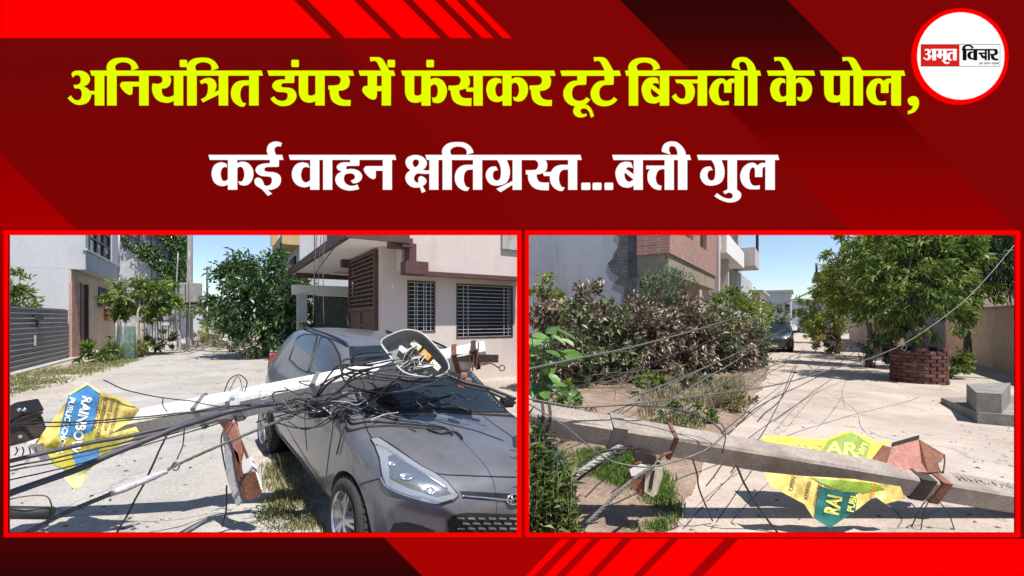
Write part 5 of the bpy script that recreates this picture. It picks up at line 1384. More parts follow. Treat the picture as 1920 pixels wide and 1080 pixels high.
# roof rails, mirrors, aerial
for sg in (1, -1):
    pts = [BVH.ray_cast(Vector((u_, sg * v_, 2)), Vector((0, 0, -1)))[0] for u_, v_ in ((-1.42, .50), (-1.1, .545), (-.7, .56), (-.3, .555), (.02, .53), (.12, .52))]
    hs = [.0, .022, .030, .030, .022, .0]
    mb = MB(); mb.tube(spline([p + Vector((0, 0, z)) for p, z in zip(pts, hs)], 6), .014, 6); mb.build('roof_rail', m_blk, car)
    mb = MB(); mb.bevbox((.70, sg * .90, .985), (.09, .15, .11), .035); o_ = mb.build('mirror', m_blk, car)
    mb = MB(); mb.bevbox((.72, sg * .80, .94), (.05, .10, .04), .015); mb.build('mirror_arm', m_blk, o_)
    mb = MB(); mb.bevbox((-1.70, sg * .69, .93), (.12, .10, .26), .03); mb.build('tail_light', m_red, car)
mb = MB(); mb.bevbox((1.955, 0, .325), (.012, .46, .10), .004); mb.build('number_plate', m_plate, car)
mb = MB(); mb.tube([(-1.3, 0, 1.47), (-1.45, 0, 1.62)], .006, 5); mb.build('aerial', m_blk, car)
# wheels
def wheel(u_, sg):
    zc_ = .325 if u_ > 0 else .298
    t = MB(); t.lathe([(.19, -.085), (.255, -.10), (.288, -.085), (.298, -.06), (.298, .06), (.288, .085), (.255, .10), (.19, .085)], 36, 'y', (u_, sg * .735, zc_))
    for k in range(40):
        a = 2 * math.pi * k / 40
        for w_ in (-.055, 0, .055):
            t.box((u_ + .298 * math.cos(a), sg * .735 + w_, zc_ + .298 * math.sin(a)), (.012, .035, .03), Matrix.Rotation(-a, 3, 'Y'))
    tw = t.build('tyre', m_tyre, car)
    r_ = MB(); y_ = sg * .80
    r_.lathe([(.205, sg * .035), (.195, sg * .02), (.18, -sg * .05), (.06, -sg * .06), (.001, -sg * .06)], 30, 'y', (u_, y_, zc_))
    r_.lathe([(.001, sg * .028), (.035, sg * .028), (.05, sg * .012), (.055, -sg * .05)], 16, 'y', (u_, y_, zc_))
    for k in range(10):
        a = 2 * math.pi * (k // 2) / 5 + (.13 if k % 2 else -.13) + .3
        d_ = Vector((math.cos(a), 0, math.sin(a))); c0 = Vector((u_, y_, zc_))
        r_.bar(c0 + d_ * .035 + Vector((0, sg * .018, 0)), c0 + d_ * .19 + Vector((0, sg * .012, 0)), .024, .02, (0, 1, 0))
    r_.build('rim', m_rim, tw)
    wl = MB(); wl.lathe([(.001, 0), (.17, 0)], 20, 'y', (u_, y_ - sg * .055, zc_)); wl.build('brake_cover', m_seal, tw)
for u_ in (AX, -AX):
    for sg in (-1, 1): wheel(u_, sg)
mb = MB(); mb.box((0, 0, .35), (3.1, 1.0, .3)); mb.build('underbody', m_seal, car)
# dark inside of the arches
for u_ in (AX, -AX):
    for sg in (-1, 1):
        mb = MB(); mb.lathe([(.001, 0), (.33, 0), (.333, sg * .16)], 28, 'y', (u_, sg * .585, .33 if u_ > 0 else .305)); mb.build('wheel_arch', m_seal, car)

# ---- the parked cars further down the right lane: same kind of body, other paint
def copy_tree(o, parent=None):
    c = o.copy(); COL.objects.link(c); c.parent = parent
    for ch in list(o.children): copy_tree(ch, c)
    return c
CAR_S = Matrix.Diagonal((1.06, 1.06, 1.0, 1))
for (s, o, yaw, paint, lab) in ((27.6, -1.15, 0.0, flake('charcoal_paint', (0.02, 0.021, 0.024, 1)), 'dark car parked at the left of the right lane beyond the hedge'),
                               (36.5, -1.5, 0.0, flake('silver_paint', (0.25, 0.26, 0.27, 1)), 'silver car parked behind the dark one in the right lane'),
                               (70, 0.6, 0.0, flake('white_paint', (0.5, 0.5, 0.5, 1)), 'tiny pale car far away at the vanishing end of the right lane')):
    k = copy_tree(car)
    fwd = -dB
    k.matrix_basis = Matrix.Translation(B(s, o, .012)) @ Matrix(((fwd.x, -fwd.y, 0, 0), (fwd.y, fwd.x, 0, 0), (0, 0, 1, 0), (0, 0, 0, 1))) @ CAR_S
    tag(k, lab, 'car', 'cars parked along the right lane')
    for ch in k.children:
        if ch.name.split('.')[0] in ('body', 'door_handle', 'crease'):
            ch.material_slots[0].link = 'OBJECT'; ch.material_slots[0].material = paint
# ================================================================== the fallen poles, boxes, banners and cables
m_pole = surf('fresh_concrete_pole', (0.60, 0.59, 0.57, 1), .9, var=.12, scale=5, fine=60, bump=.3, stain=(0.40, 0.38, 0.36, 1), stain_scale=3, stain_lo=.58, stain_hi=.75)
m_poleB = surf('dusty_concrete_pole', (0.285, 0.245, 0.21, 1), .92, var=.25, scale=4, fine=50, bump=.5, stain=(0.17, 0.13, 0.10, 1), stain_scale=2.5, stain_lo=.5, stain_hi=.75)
m_cab = surf('black_cable', (0.018, 0.018, 0.020, 1), .55, var=.3, scale=12, fine=80, bump=.2)
m_cabp = surf('slate_cable', (0.055, 0.05, 0.065, 1), .55, var=.3, scale=12, fine=80, bump=.2)
m_rope = surf('grey_wire_rope', (0.13, 0.125, 0.12, 1), .7, .3, var=.4, scale=30, fine=120, bump=.4)
m_sleeve = surf('grey_taped_sleeve', (0.40, 0.39, 0.40, 1), .6, var=.2, scale=14, fine=60, bump=.4)
m_wire = surf('pale_bare_wire', (0.13, 0.125, 0.12, 1), .5, .4, var=.4, scale=12)
m_rust = surf('rusty_steel', (0.20, 0.085, 0.05, 1), .85, .3, var=.4, scale=7, fine=50, bump=.5, stain=(0.07, 0.035, 0.025, 1), stain_scale=4)
m_rustl = surf('faded_red_oxide', (0.36, 0.16, 0.12, 1), .8, .1, var=.25, scale=5, fine=40, bump=.3)
m_steelg = surf('galvanised_bracket', (0.33, 0.33, 0.34, 1), .5, .7, var=.2, scale=8)
m_sooty = surf('sooty_brown_steel', (0.045, 0.032, 0.028, 1), .7, .3, var=.4, scale=6, fine=40, bump=.4)

def shaft(mb, a, b, w0, w1, roll, n=14, bev=.2, wob=.004):
    """square concrete shaft with worn edges from a to b"""
    a, b = Vector(a), Vector(b); d = (b - a).normalized()
    x = d.cross(Vector((0, 0, 1))).normalized(); u = x.cross(d)
    q = Matrix.Rotation(roll, 3, d); x = q @ x; u = q @ u
    sec = [(-1, -1 + bev), (-1 + bev, -1), (1 - bev, -1), (1, -1 + bev), (1, 1 - bev), (1 - bev, 1), (-1 + bev, 1), (-1, 1 - bev)]
    vs2 = []
    for i in range(n + 1):
        t = i / n; c = a.lerp(b, t); w = (w0 + (w1 - w0) * t) / 2
        for k, (p, r) in enumerate(sec):
            e = wob * noise.noise(Vector((t * 19, k * 3.1, w0 * 50)))
            vs2.append(c + x * (p * w + e) + u * (r * w + e))
    fs = [(i * 8 + j, i * 8 + (j + 1) % 8, (i + 1) * 8 + (j + 1) % 8, (i + 1) * 8 + j) for i in range(n) for j in range(8)]
    fs += [tuple(range(7, -1, -1)), tuple(n * 8 + j for j in range(8))]
    mb.add(vs2, fs); return a, b, d, x, u
def band(par, name, c, d, x, u, w, ln, th, m):
    mb = MB(); h = w / 2 + th / 2
    for (s1, s2) in ((x, u), (u, x)):
        for sg in (-1, 1):
            cc_ = c + s1 * (h * sg)
            mb.bar(cc_ - s2 * (w / 2 + th), cc_ + s2 * (w / 2 + th), ln, th, s1)
    return mb.build(name, m, par, True)

# ---- pole on the car
PA0, PA1 = at(85, 832, 3.62), at(912, 661, 3.72)
poleA = empty('fallen_pole', PA0, 0, 'white concrete electricity pole lying across the windscreen of the grey car', 'pole')
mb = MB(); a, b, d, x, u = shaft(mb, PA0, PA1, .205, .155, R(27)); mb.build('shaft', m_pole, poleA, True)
LA = (b - a).length
def onA(t): return a + d * (LA * t)
for t, m_, ln in ((.355, m_steelg, .03), (.435, m_sleeve, .07), (.615, m_steelg, .04), (.93, m_rust, .04), (.975, m_sooty, .04)):
    band(poleA, 'clamp', onA(t), d, x, u, .205 - .05 * t + .004, ln, .008, m_)
mb = MB(); p = onA(.445) + Vector((0, -.13, .05)); mb.bevbox(p, (.055, .05, .13), .008); mb.bevbox(p + Vector((0, -.028, .03)), (.04, .01, .03), .003); mb.build('meter_switch', m_plate, poleA, True)
for dz in (-.03, .0, .03):
    mb = MB(); p = onA(.97); mb.bar(p + Vector((dz, -.10, -.12 + dz * .4)), p + Vector((dz + .02, -.10, .10 + dz * .4)), .011, .011); mb.build('bracket_bolt', m_rust, poleA, True)
mb = MB(); p = onA(1.0); mb.bar(p + Vector((-.26, -.08, -.035)), p + Vector((.10, -.06, -.045)), .05, .06); mb.build('end_angle', m_sooty, poleA, True)
mb = MB(); q = at(905, 682, 3.6); e = at(936, 690, 3.6); mb.tube(spline([q, q.lerp(e, .5) + Vector((0, 0, .02)), e], 5), .006, 6)
mb.tube([e + Vector((.022 + .022 * math.cos(t), 0, .022 * math.sin(t))) for t in [i * math.pi / 8 for i in range(17)]], .005, 6); mb.build('eye_hook', m_rust, poleA, True)
for (px, py) in ((870, 705), (878, 715), (865, 722)):
    mb = MB(); mb.bevbox(at(px, py, 3.58), (.05, .05, .05), .01); mb.build('insulator', m_rustl, poleA, True)

# ---- open junction box on the pole
JBP = [(715, 645), (722, 633), (757, 619), (782, 621), (800, 632), (828, 662), (841, 683), (838, 697), (812, 707), (768, 702), (748, 690), (728, 664)]
def jb(px, py, back=0.0):
    Y = 3.46 + (px - 715) * .0006 - (py - 660) * .0016
    return at(px, py, Y + back)
jbx = empty('junction_box', jb(778, 662), 0, 'open grey cable junction box full of terminals on top of the car windscreen', 'junction box')
ol = [jb(*p) for p in JBP]; cen = sum(ol, Vector()) / len(ol); nrm = Vector((.05, -1, .45)).normalized()
m_jb = surf('grey_green_box_plastic', (0.20, 0.225, 0.225, 1), .55, var=.12, scale=5, bump=.05); m_jbw = plain('pale_box_rim', (0.42, 0.45, 0.45, 1), .4)
rim = spline(ol, 5, True); mb = MB(); mb.tube(rim + rim[:1], .0065, 8); mb.build('rim', m_jbw, jbx, True)
mb = MB(); k = len(rim); bk = [cen + (p - cen) * .88 - nrm * .10 for p in rim]; oc = [p - nrm * .002 for p in rim]; ob = [cen + (p - cen) * .93 - nrm * .115 for p in rim]
mb.add(oc + bk, [(i, (i + 1) % k, k + (i + 1) % k, k + i) for i in range(k)], 0, True); mb.add(bk, [tuple(range(k))]); mb.add(rim + ob, [(i, (i + 1) % k, k + (i + 1) % k, k + i) for i in range(k)], 0, True); mb.add(ob, [tuple(range(k))])
mb.build('tray', m_jb, jbx, True)
m_or = plain('orange_terminal', (0.75, 0.28, 0.03, 1), .5); m_cr = plain('cream_terminal', (0.72, 0.68, 0.52, 1), .5)
ex = (jb(830, 690) - jb(770, 640)).normalized(); ey = nrm.cross(ex).normalized()
R3 = Matrix((ex, ey, nrm)).transposed()
for (px, py, m_, w_, h_) in ((778, 642, m_cr, .085, .05), (797, 660, m_or, .085, .055), (815, 680, m_cr, .09, .05), (768, 664, m_blk, .10, .05), (786, 680, m_blk, .07, .04), (752, 650, m_plate, .06, .04)):
    mb = MB(); c_ = jb(px, py) - nrm * .075; mb.bevbox(c_, (w_, h_, .035), .004, R3)
    t_ = mb.build('terminal_block', m_, jbx, True)
    for q in range(4):
        mb = MB(); mb.lathe([(.001, .004), (.005, .004), (.005, 0)], 8); vv = [c_ + R3 @ (Vector(v) + Vector((-.03 + q * .02, 0, .018))) for v in mb.v]; mb.v = [tuple(v) for v in vv]; mb.build('screw', m_chrome, t_, True)
rg = random.Random(5)
for k in range(34):
    p0 = jb(rg.uniform(735, 790), rg.uniform(660, 700)) - nrm * .08; p1 = jb(*rg.choice(((772, 665), (797, 660), (815, 680), (781, 672), (778, 642)))) - nrm * .06
    mb = MB(); mb.tube(spline([p0, p0.lerp(p1, .4) + nrm * rg.uniform(.0, .06) + rnd_dir(rg) * .02, p1], 5), .0035, 5)
    mb.build('inner_wire', rg.choice((m_cab, m_plate, m_wire, m_plate)), jbx, True)

# ---- broken arm hanging from the pole
ha = empty('broken_fitting', at(447, 830, 3.4), 0, 'broken rusty plates of a pole fitting hanging under the white pole beside the car', 'pole fitting')
def slab(name, quad, Y, th, m, par, dy=0):
    q = [at(px, py, Y + (dy * k if isinstance(dy, (int, float)) else dy[k])) for k, (px, py) in enumerate(quad)]
    mb = MB(); n = len(q); bq = [p + Vector((0.004, th, 0)) for p in q]
    mb.add(q + bq, [tuple(range(n)), tuple(range(2 * n - 1, n - 1, -1))] + [(i, (i + 1) % n, n + (i + 1) % n, n + i) for i in range(n)])
    return mb.build(name, m, par, True)
slab('plate', [(417, 806), (424, 802), (434, 850), (441, 890), (452, 940), (444, 950), (434, 925), (424, 885)], 3.38, .03, m_sleeve, ha)
slab('torn_liner', [(405, 788), (424, 786), (440, 796), (448, 820), (453, 850), (449, 872), (443, 860), (436, 835), (426, 815), (414, 797)], 3.36, .02, m_rustl, ha)
slab('plate', [(453, 864), (468, 858), (476, 884), (488, 920), (480, 934), (466, 937), (456, 905)], 3.37, .03, m_plate, ha)
slab('torn_liner', [(436, 838), (446, 850), (452, 880), (459, 905), (470, 932), (462, 939), (450, 915), (441, 880)], 3.36, .015, m_rust, ha)
slab('rust_block', [(450, 890), (476, 884), (488, 922), (479, 935), (463, 938)], 3.355, .012, m_rust, ha)
mb = MB(); mb.tube(spline([at(441, 780, 3.4), at(447, 815, 3.38), at(463, 855, 3.38), at(474, 890, 3.38)], 5), .010, 6); mb.build('strut', m_rust, ha, True)
mb = MB(); mb.tube(spline([at(442, 779, 3.42), at(416, 815, 3.42), at(419, 860, 3.4), at(430, 905, 3.4)], 5), .005, 6); mb.build('strut', m_cab, ha, True)
# ---- dark switch box at the left edge
sbx = empty('switch_box', at(45, 800, 3.2), 0, 'dark sooty switch box hanging at the left edge among the cables', 'switch box')
mb = MB(); Rz = Matrix.Rotation(R(-18), 3, 'Y'); mb.bevbox(at(40, 810, 3.25), (.20, .16, .15), .012, Rz); mb.build('case', m_sooty, sbx, True)
mb = MB(); mb.bevbox(at(38, 772, 3.22), (.17, .15, .10), .01, Matrix.Rotation(R(-28), 3, 'Y')); mb.build('lid', m_blk, sbx, True)
for (px, py) in ((36, 768), (46, 768), (39, 818)):
    mb = MB(); mb.lathe([(.001, -.01), (.012, -.008), (.014, 0)], 10, 'y', at(px, py, 3.15)); mb.build('bolt', m_chrome, sbx, True)
for k in range(3):
    mb = MB(); mb.bar(at(22 + k * 3, 797 - k * 5, 3.16), at(72 + k * 3, 782 - k * 4, 3.16), .018, .018); mb.build('flange', m_sooty, sbx, True)
for k in range(4):
    mb = MB(); p = at(30 + k * 12, 838, 3.2); mb.tube(spline([p, p + Vector((.01, 0, -.03)), p + Vector((-.01 + .01 * k, 0, -.06))], 4), .004, 5); mb.build('wire_end', m_cab, sbx, True)
lb = empty('broken_tube', at(60, 958, 3.05), 0, 'short dark tube with a wire loop at the lower left corner', 'tube')
mb = MB(); mb.tube([at(-40, 960, 3.0), at(97, 962, 3.1)], .042, 12); mb.build('tube', m_cab, lb, True)
mb = MB(); mb.tube(spline([at(-20, 945, 3.0), at(45, 931, 3.0), at(85, 930, 3.05), at(96, 945, 3.05), at(97, 962, 3.08)], 6), .004, 6); mb.build('wire_loop', m_cab, lb, True)

# ---- school banners
m_yb = surf('yellow_banner_vinyl', (0.66, 0.52, 0.14, 1), .6, var=.15, scale=4, fine=30, bump=.15); m_yb2 = surf('olive_banner_back', (0.42, 0.37, 0.04, 1), .6, var=.25, scale=4, fine=30, bump=.15)
m_bl = surf('blue_banner_print', (0.05, 0.21, 0.44, 1), .6, var=.12, scale=5); m_te = surf('teal_banner_print', (0.008, 0.13, 0.115, 1), .6, var=.12, scale=5); m_gr = surf('green_banner_print', (0.19, 0.29, 0.015, 1), .6, var=.12, scale=5)
m_crm = surf('cream_banner_edge', (0.60, 0.58, 0.28, 1), .6, var=.1, scale=5); m_prn = plain('brown_print', (0.16, 0.09, 0.05, 1), .7); m_wpr = plain('white_print', (0.82, 0.84, 0.78, 1), .6); m_ypr = plain('yellow_print', (0.75, 0.72, 0.15, 1), .6); m_yel2 = surf('lemon_banner_vinyl', (0.66, 0.54, 0.02, 1), .6, var=.1, scale=4)
class Sheet:
    """crumpled vinyl: pixel outline -> wrinkled surface at a real distance"""
    def __init__(s, Y, tilt=(0, 0), amp=.02, seed=0, ref=(0, 0)): s.Y, s.t, s.amp, s.seed, s.ref = Y, tilt, amp, seed, ref
    def p(s, px, py, lift=0):
        Y = s.Y + (px - s.ref[0]) * s.t[0] + (py - s.ref[1]) * s.t[1]
        Y += s.amp * (noise.noise(Vector((px * .018, py * .018, s.seed))) + .5 * noise.noise(Vector((px * .05, py * .05, s.seed + 9))) + .7 * abs(noise.noise(Vector((px * .012 + py * .03, py * .01, s.seed + 4)))))
        return at(px, py, Y - lift)
    def area(s, name, pts, m, par, lift=0, grid=8):
        ol = dpoly(pts, True, 7); P2 = [(q.x, q.y) for q in ol]; nb = len(P2)
        inner = []; x = min(q[0] for q in P2)
        while x < max(q[0] for q in P2):
            y = min(q[1] for q in P2)
            while y < max(q[1] for q in P2):
                if in_poly(x, y, P2): inner.append((x, y))
                y += grid
            x += grid
        r = delaunay_2d_cdt([Vector(q) for q in P2 + inner], [(i, (i + 1) % nb) for i in range(nb)], [list(range(nb))], 1, 1e-4)
        mb = MB(); mb.add([s.p(q[0], q[1], lift) for q in r[0]], r[2], 0, True)
        return mb.build(name, m, par, True)
    def text(s, body, org, ex, ey, size, m, par, lift=.004, bold=.02):
        c = bpy.data.curves.new('txt', 'FONT'); c.body = body; c.size = 1; c.offset = bold; c.resolution_u = 3
        o = bpy.data.objects.new('txt', c); COL.objects.link(o)
        bpy.context.view_layer.update()
        me = bpy.data.meshes.new_from_object(o.evaluated_get(bpy.context.evaluated_depsgraph_get()))
        bpy.data.objects.remove(o); bpy.data.curves.remove(c)
        ex, ey = Vector(ex) * size[0], Vector(ey) * size[1]
        V = []
        for v in me.vertices:
            q = Vector((org[0], org[1])) + ex * v.co.x + ey * v.co.y
            V.append(s.p(q.x, q.y, lift))
        mb = MB(); mb.add(V, [tuple(p_.vertices) for p_ in me.polygons]); bpy.data.meshes.remove(me)
        return mb.build('lettering', m, par, True)
S = Sheet(3.30, (0, -.0010), .045, 1, (160, 800))
bnA = empty('school_banner', at(160, 900, 3.4), 0, 'torn yellow and blue school banner hanging on the left end of the white pole', 'banner')
S.area('sheet', [(163, 716), (190, 735), (225, 745), (262, 768), (246, 790), (206, 814), (255, 800), (262, 812), (215, 838), (190, 860), (150, 895), (100, 872), (82, 838), (66, 830), (80, 812), (112, 770), (122, 755), (128, 738)], m_yb, bnA)
S.area('sheet_fold', [(110, 812), (140, 822), (176, 806), (200, 822), (250, 806), (262, 814), (214, 842), (186, 868), (150, 892), (102, 872), (84, 842)], m_yb2, bnA, .004)
S.area('printed_band', [(163, 718), (187, 735), (180, 780), (172, 815), (150, 822), (110, 818), (118, 780), (128, 740)], m_bl, bnA, .004)
S.area('printed_band', [(135, 852), (185, 838), (186, 862), (165, 880), (142, 872)], m_bl, bnA, .008)
S.area('white_edge', [(163, 716), (190, 735), (186, 738), (164, 722), (130, 742), (128, 738)], m_crm, bnA, .008)
S.area('white_edge', [(120, 895), (150, 875), (165, 893), (142, 922)], m_crm, bnA, .006)
dn = Vector((-.23, 1)).normalized(); rt = Vector((1, .23)).normalized()
S.text('RAINBOW', (156, 741), dn, (rt * -1) * -1, (23, 25), m_wpr, bnA, .008, .035)
S.text('PUBLIC SCHOOL', (131, 744), dn, rt, (14.5, 15), m_wpr, bnA, .008, .03)
for body, o_, sz in (('CO-ED CBSE', (186, 741), 11), ('ADMISSION OPEN', (196, 743), 11), ('SEATS 2023-24', (208, 747), 9.5), ('NURSERY TO IX', (219, 750), 9)):
    S.text(body, o_, dn, rt, (sz, sz), m_prn, bnA, .006, .01)
# right banner: one half behind the pole, one half hanging in front
SB = Sheet(4.02, (0, -.0040), .03, 5, (1560, 840))
bnB = empty('school_banner', at(1560, 900, 3.7), 0, 'yellow and green school banner draped over the fallen pole on the right lane', 'banner')
SB.area('sheet', [(1430, 817), (1480, 818), (1545, 825), (1592, 807), (1640, 826), (1648, 832), (1668, 822), (1662, 835), (1690, 850), (1650, 900), (1440, 890)], m_yel2, bnB)
SB.area('printed_band', [(1541, 845), (1552, 826), (1596, 810), (1632, 832), (1618, 885), (1537, 885)], m_gr, bnB, .004)
SB.text('AR', (1548, 850), (1, .10), (.12, -1), (46, 34), m_ypr, bnB, .010, .03)
SB.text('PUBLI', (1600, 862), (.5, -.87), (.87, .5), (15, 15), m_ypr, bnB, .010, .03)
SB.text('CO-ED', (1490, 846), (1, .03), (0, -1), (17, 20), m_or, bnB, .006, .02)
S2 = Sheet(3.40, (0, -.0010), .045, 8, (1560, 930))
S2.area('sheet', [(1432, 885), (1500, 892), (1600, 898), (1688, 912), (1697, 935), (1660, 945), (1640, 930), (1608, 955), (1555, 990), (1524, 970), (1508, 945), (1470, 925), (1445, 912)], m_yb, bnB)
S2.area('sheet_fold', [(1520, 896), (1640, 906), (1660, 918), (1620, 924), (1580, 922), (1545, 908)], m_gr, bnB, .004)
S2.area('printed_band', [(1535, 911), (1560, 918), (1608, 924), (1604, 958), (1556, 990), (1526, 970)], m_te, bnB, .004)
up = Vector((.22, -1)).normalized(); r2 = Vector((1, .22)).normalized()
l2 = -r2
S2.text('RAI', (1571, 967), up, l2, (24, 38), m_ypr, bnB, .009, .04)
S2.text('PUBL', (1600, 961), up, l2, (15, 18), m_ypr, bnB, .009, .03)
for body, o_, sz in (('CO-ED CE', (1524, 950), 10), ('ADMISSI', (1506, 938), 10), ('OPEN', (1478, 922), 11)): S2.text(body, (o_[0] + 8, o_[1]), up, l2, (sz, sz), m_prn, bnB, .006, .015)
S2.text('REGD', (1638, 934), up, l2, (11, 11), m_or, bnB, .006, .015)

# ---- pole in the right lane
PB0, PB1 = at(979, 780, 3.52), at(1960, 944, 3.78)
poleB = empty('fallen_pole', PB1, 0, 'dusty concrete electricity pole lying across the right lane over the yellow and green banner', 'pole')
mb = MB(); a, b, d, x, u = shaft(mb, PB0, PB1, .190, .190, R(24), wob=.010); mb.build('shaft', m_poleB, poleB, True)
LB = (b - a).length
def onB(px):
    lo, hi = 0.0, 1.0
    for _ in range(40):
        t = (lo + hi) / 2; p_ = a + d * (LB * t); q_ = CX + F * p_.x / p_.y
        if q_ < px: lo = t
        else: hi = t
    return a + d * (LB * t)
band(poleB, 'sleeve', onB(1153), d, x, u, .193, .11, .008, m_conc2)
band(poleB, 'strap', onB(1254), d, x, u, .193, .03, .008, m_rust)
band(poleB, 'strap', onB(1013), d, x, u, .193, .02, .006, m_sooty)
band(poleB, 'strap', onB(1026), d, x, u, .193, .02, .006, m_sooty)
band(poleB, 'collar', onB(1712), d, x, u, .192, .13, .006, m_sooty)
band(poleB, 'collar', onB(1744), d, x, u, .192, .08, .010, m_rust)
for px_, k_ in ((1700, 1), (1724, -1), (1744, 1)):
    mb = MB(); mb.bevbox(onB(px_) - x * .10 + u * (.05 * k_), (.04, .05, .04), .008); mb.build('clamp_nut', m_sooty, poleB, True)
for px in (1100, 1108): 
    mb = MB(); p = onB(px) + x * -.08 + u * .105; mb.tube(spline([p + d * -.03, p + u * .03, p + d * .03], 4), .006, 5); mb.build('staple', m_rust, poleB, True)
# painted scrawl on the shaft
m_ink = plain('black_scrawl', (0.03, 0.03, 0.03, 1), .8)
rgs = random.Random(31)
axn = (u * .72 - x * .7)
bestn = min((x, -x, u, -u), key=lambda v: v.y - .6 * v.z)
side = bestn; up_ = d.cross(side)
if up_.z < 0: up_ = -up_
for k in range(13):
    c_ = onB(1786 + k * 11) + side * .097 + up_ * .01
    pts = [c_ + d * rgs.uniform(-.018, .018) + up_ * (rgs.uniform(-.035, .035)) for _ in range(rgs.choice((3, 4, 4, 5)))]
    mb = MB(); mb.tube(spline(pts, 4), .0035, 4); mb.build('scrawl', m_ink, poleB, True)

# rust box lying on the pole
rbx = empty('rust_box', at(1712, 860, 3.85), 0, 'rusty red brown open steel box resting on the fallen pole over the banner', 'box')
Yb = 3.80
def q4(name, pts, m, par): 
    mb = MB(); n = len(pts); P3 = [at(*p) for p in pts]; nn2 = (P3[1] - P3[0]).cross(P3[2] - P3[0]).normalized() * .006
    mb.add(P3 + [p + nn2 for p in P3], [tuple(range(n)), tuple(range(2 * n - 1, n - 1, -1))] + [(i, (i + 1) % n, n + (i + 1) % n, n + i) for i in range(n)]); return mb.build(name, m, par, True)
q4('face', [(1662, 872, 3.70), (1672, 838, 3.80), (1723, 824, 3.92), (1728, 868, 3.76), (1740, 886, 3.66), (1700, 884, 3.66)], m_rustl, rbx)
q4('face', [(1729, 868, 3.76), (1724, 824, 3.92), (1771, 852, 3.86), (1765, 866, 3.8), (1757, 868, 3.78), (1762, 885, 3.7), (1741, 886, 3.66)], m_rust, rbx)
q4('flap', [(1634, 861, 3.72), (1655, 834, 3.86), (1671, 839, 3.80), (1661, 871, 3.70)], m_rust, rbx)
q4('lip', [(1672, 838, 3.80), (1674, 830, 3.81), (1724, 816, 3.93), (1723, 824, 3.92)], m_sooty, rbx)
mb = MB(); mb.tube(spline([at(1770, 852, 3.86), at(1771, 866, 3.8), at(1768, 887, 3.72)], 4), .006, 5); mb.build('rod', m_sooty, rbx, True)
mb = MB(); mb.tube(spline([at(1757, 868, 3.78), at(1760, 878, 3.75), at(1764, 887, 3.72)], 4), .006, 5); mb.build('rod', m_sooty, rbx, True)
# broken bracket hanging under it
bbk = empty('broken_bracket', at(1214, 915, 3.45), 0, 'rusty broken bracket with a pale wooden block under the fallen pole', 'pole fitting')
slab('block', [(1211, 882), (1230, 875), (1243, 880), (1242, 895), (1232, 926), (1224, 932), (1208, 922)], 3.42, .07, surf('pale_split_wood', (0.48, 0.42, 0.33, 1), .85, var=.2, scale=9, stretch=(1, 1, .2)), bbk)
slab('slot', [(1222, 884), (1228, 881), (1222, 918), (1216, 917)], 3.412, .006, m_dark, bbk)
slab('rust_plate', [(1178, 888), (1192, 868), (1205, 866), (1210, 925), (1202, 932), (1190, 918), (1177, 905)], 3.44, .06, m_rust, bbk)
slab('arm', [(1190, 848), (1204, 845), (1232, 858), (1226, 872), (1205, 868), (1190, 862)], 3.46, .06, m_sooty, bbk)
mb = MB(); mb.tube(spline([at(1258, 848, 3.45), at(1245, 852, 3.42), at(1236, 862, 3.42)], 4), .01, 6); mb.build('hook', m_rust, bbk, True)
slab('paper_scrap', [(1180, 880), (1200, 870), (1212, 873), (1204, 888), (1184, 893)], 3.425, .004, m_plate, bbk)

# ---- standing poles in the left lane
up_ole = empty('utility_pole', gp(355, 657), 0, 'pale concrete utility pole carrying a metal cabinet beside the creeper', 'utility pole')
P0 = Vector(up_ole.location); mb = MB(); shaft(mb, P0, P0 + Vector((.05, 0, 7.6)), .26, .18, .2, 8); mb.build('shaft', m_conc, up_ole, True)
mb = MB(); c_ = at(358, 549, 23.3); mb.bevbox(c_, (.85, .5, 1.0), .03); cb = mb.build('cabinet', surf('weathered_cabinet', (0.42, 0.40, 0.38, 1), .7, .2, var=.2, scale=4, stain=(0.2, 0.15, 0.12, 1)), up_ole, True)
mb = MB(); mb.box(c_ + Vector((-.1, -.26, .02)), (.03, .02, .8)); mb.build('door_seam', m_steel, cb, True)
mb = MB(); mb.bar(c_ + Vector((-.5, .1, -.55)), c_ + Vector((.5, .1, -.55)), .08, .08); mb.build('cross_arm', m_steel, up_ole, True)
for ox, oz in ((-.55, .4), (.15, .5)):
    mb = MB(); mb.tube(spline([P0 + Vector((ox * .8, -.2, .0)), c_ + Vector((ox, -.3, -.5)), c_ + Vector((ox * .8, -.3, 1.6 + oz))], 5), .03, 6); mb.build('conduit', m_conc, up_ole, True)
mb = MB(); mb.box(P0 + Vector((-.4, -.2, .55)), (.16, .12, 1.1)); mb.build('guard_post', m_white, up_ole, True)
tpole = empty('thin_pole', gp(388, 640), 0, 'thin dark iron pole standing further down the left lane', 'pole')
P0 = Vector(tpole.location); mb = MB(); mb.tube([P0, P0 + Vector((.02, 0, 2.6)), P0 + Vector((.02, 0, 5.5))], [.09, .08, .06], 8); mb.build('shaft', m_steel, tpole, True)
mb = MB(); mb.bar(P0 + Vector((-.25, 0, 5.3)), P0 + Vector((.3, 0, 5.4)), .08, .08); mb.build('cross_arm', m_steel, tpole, True)

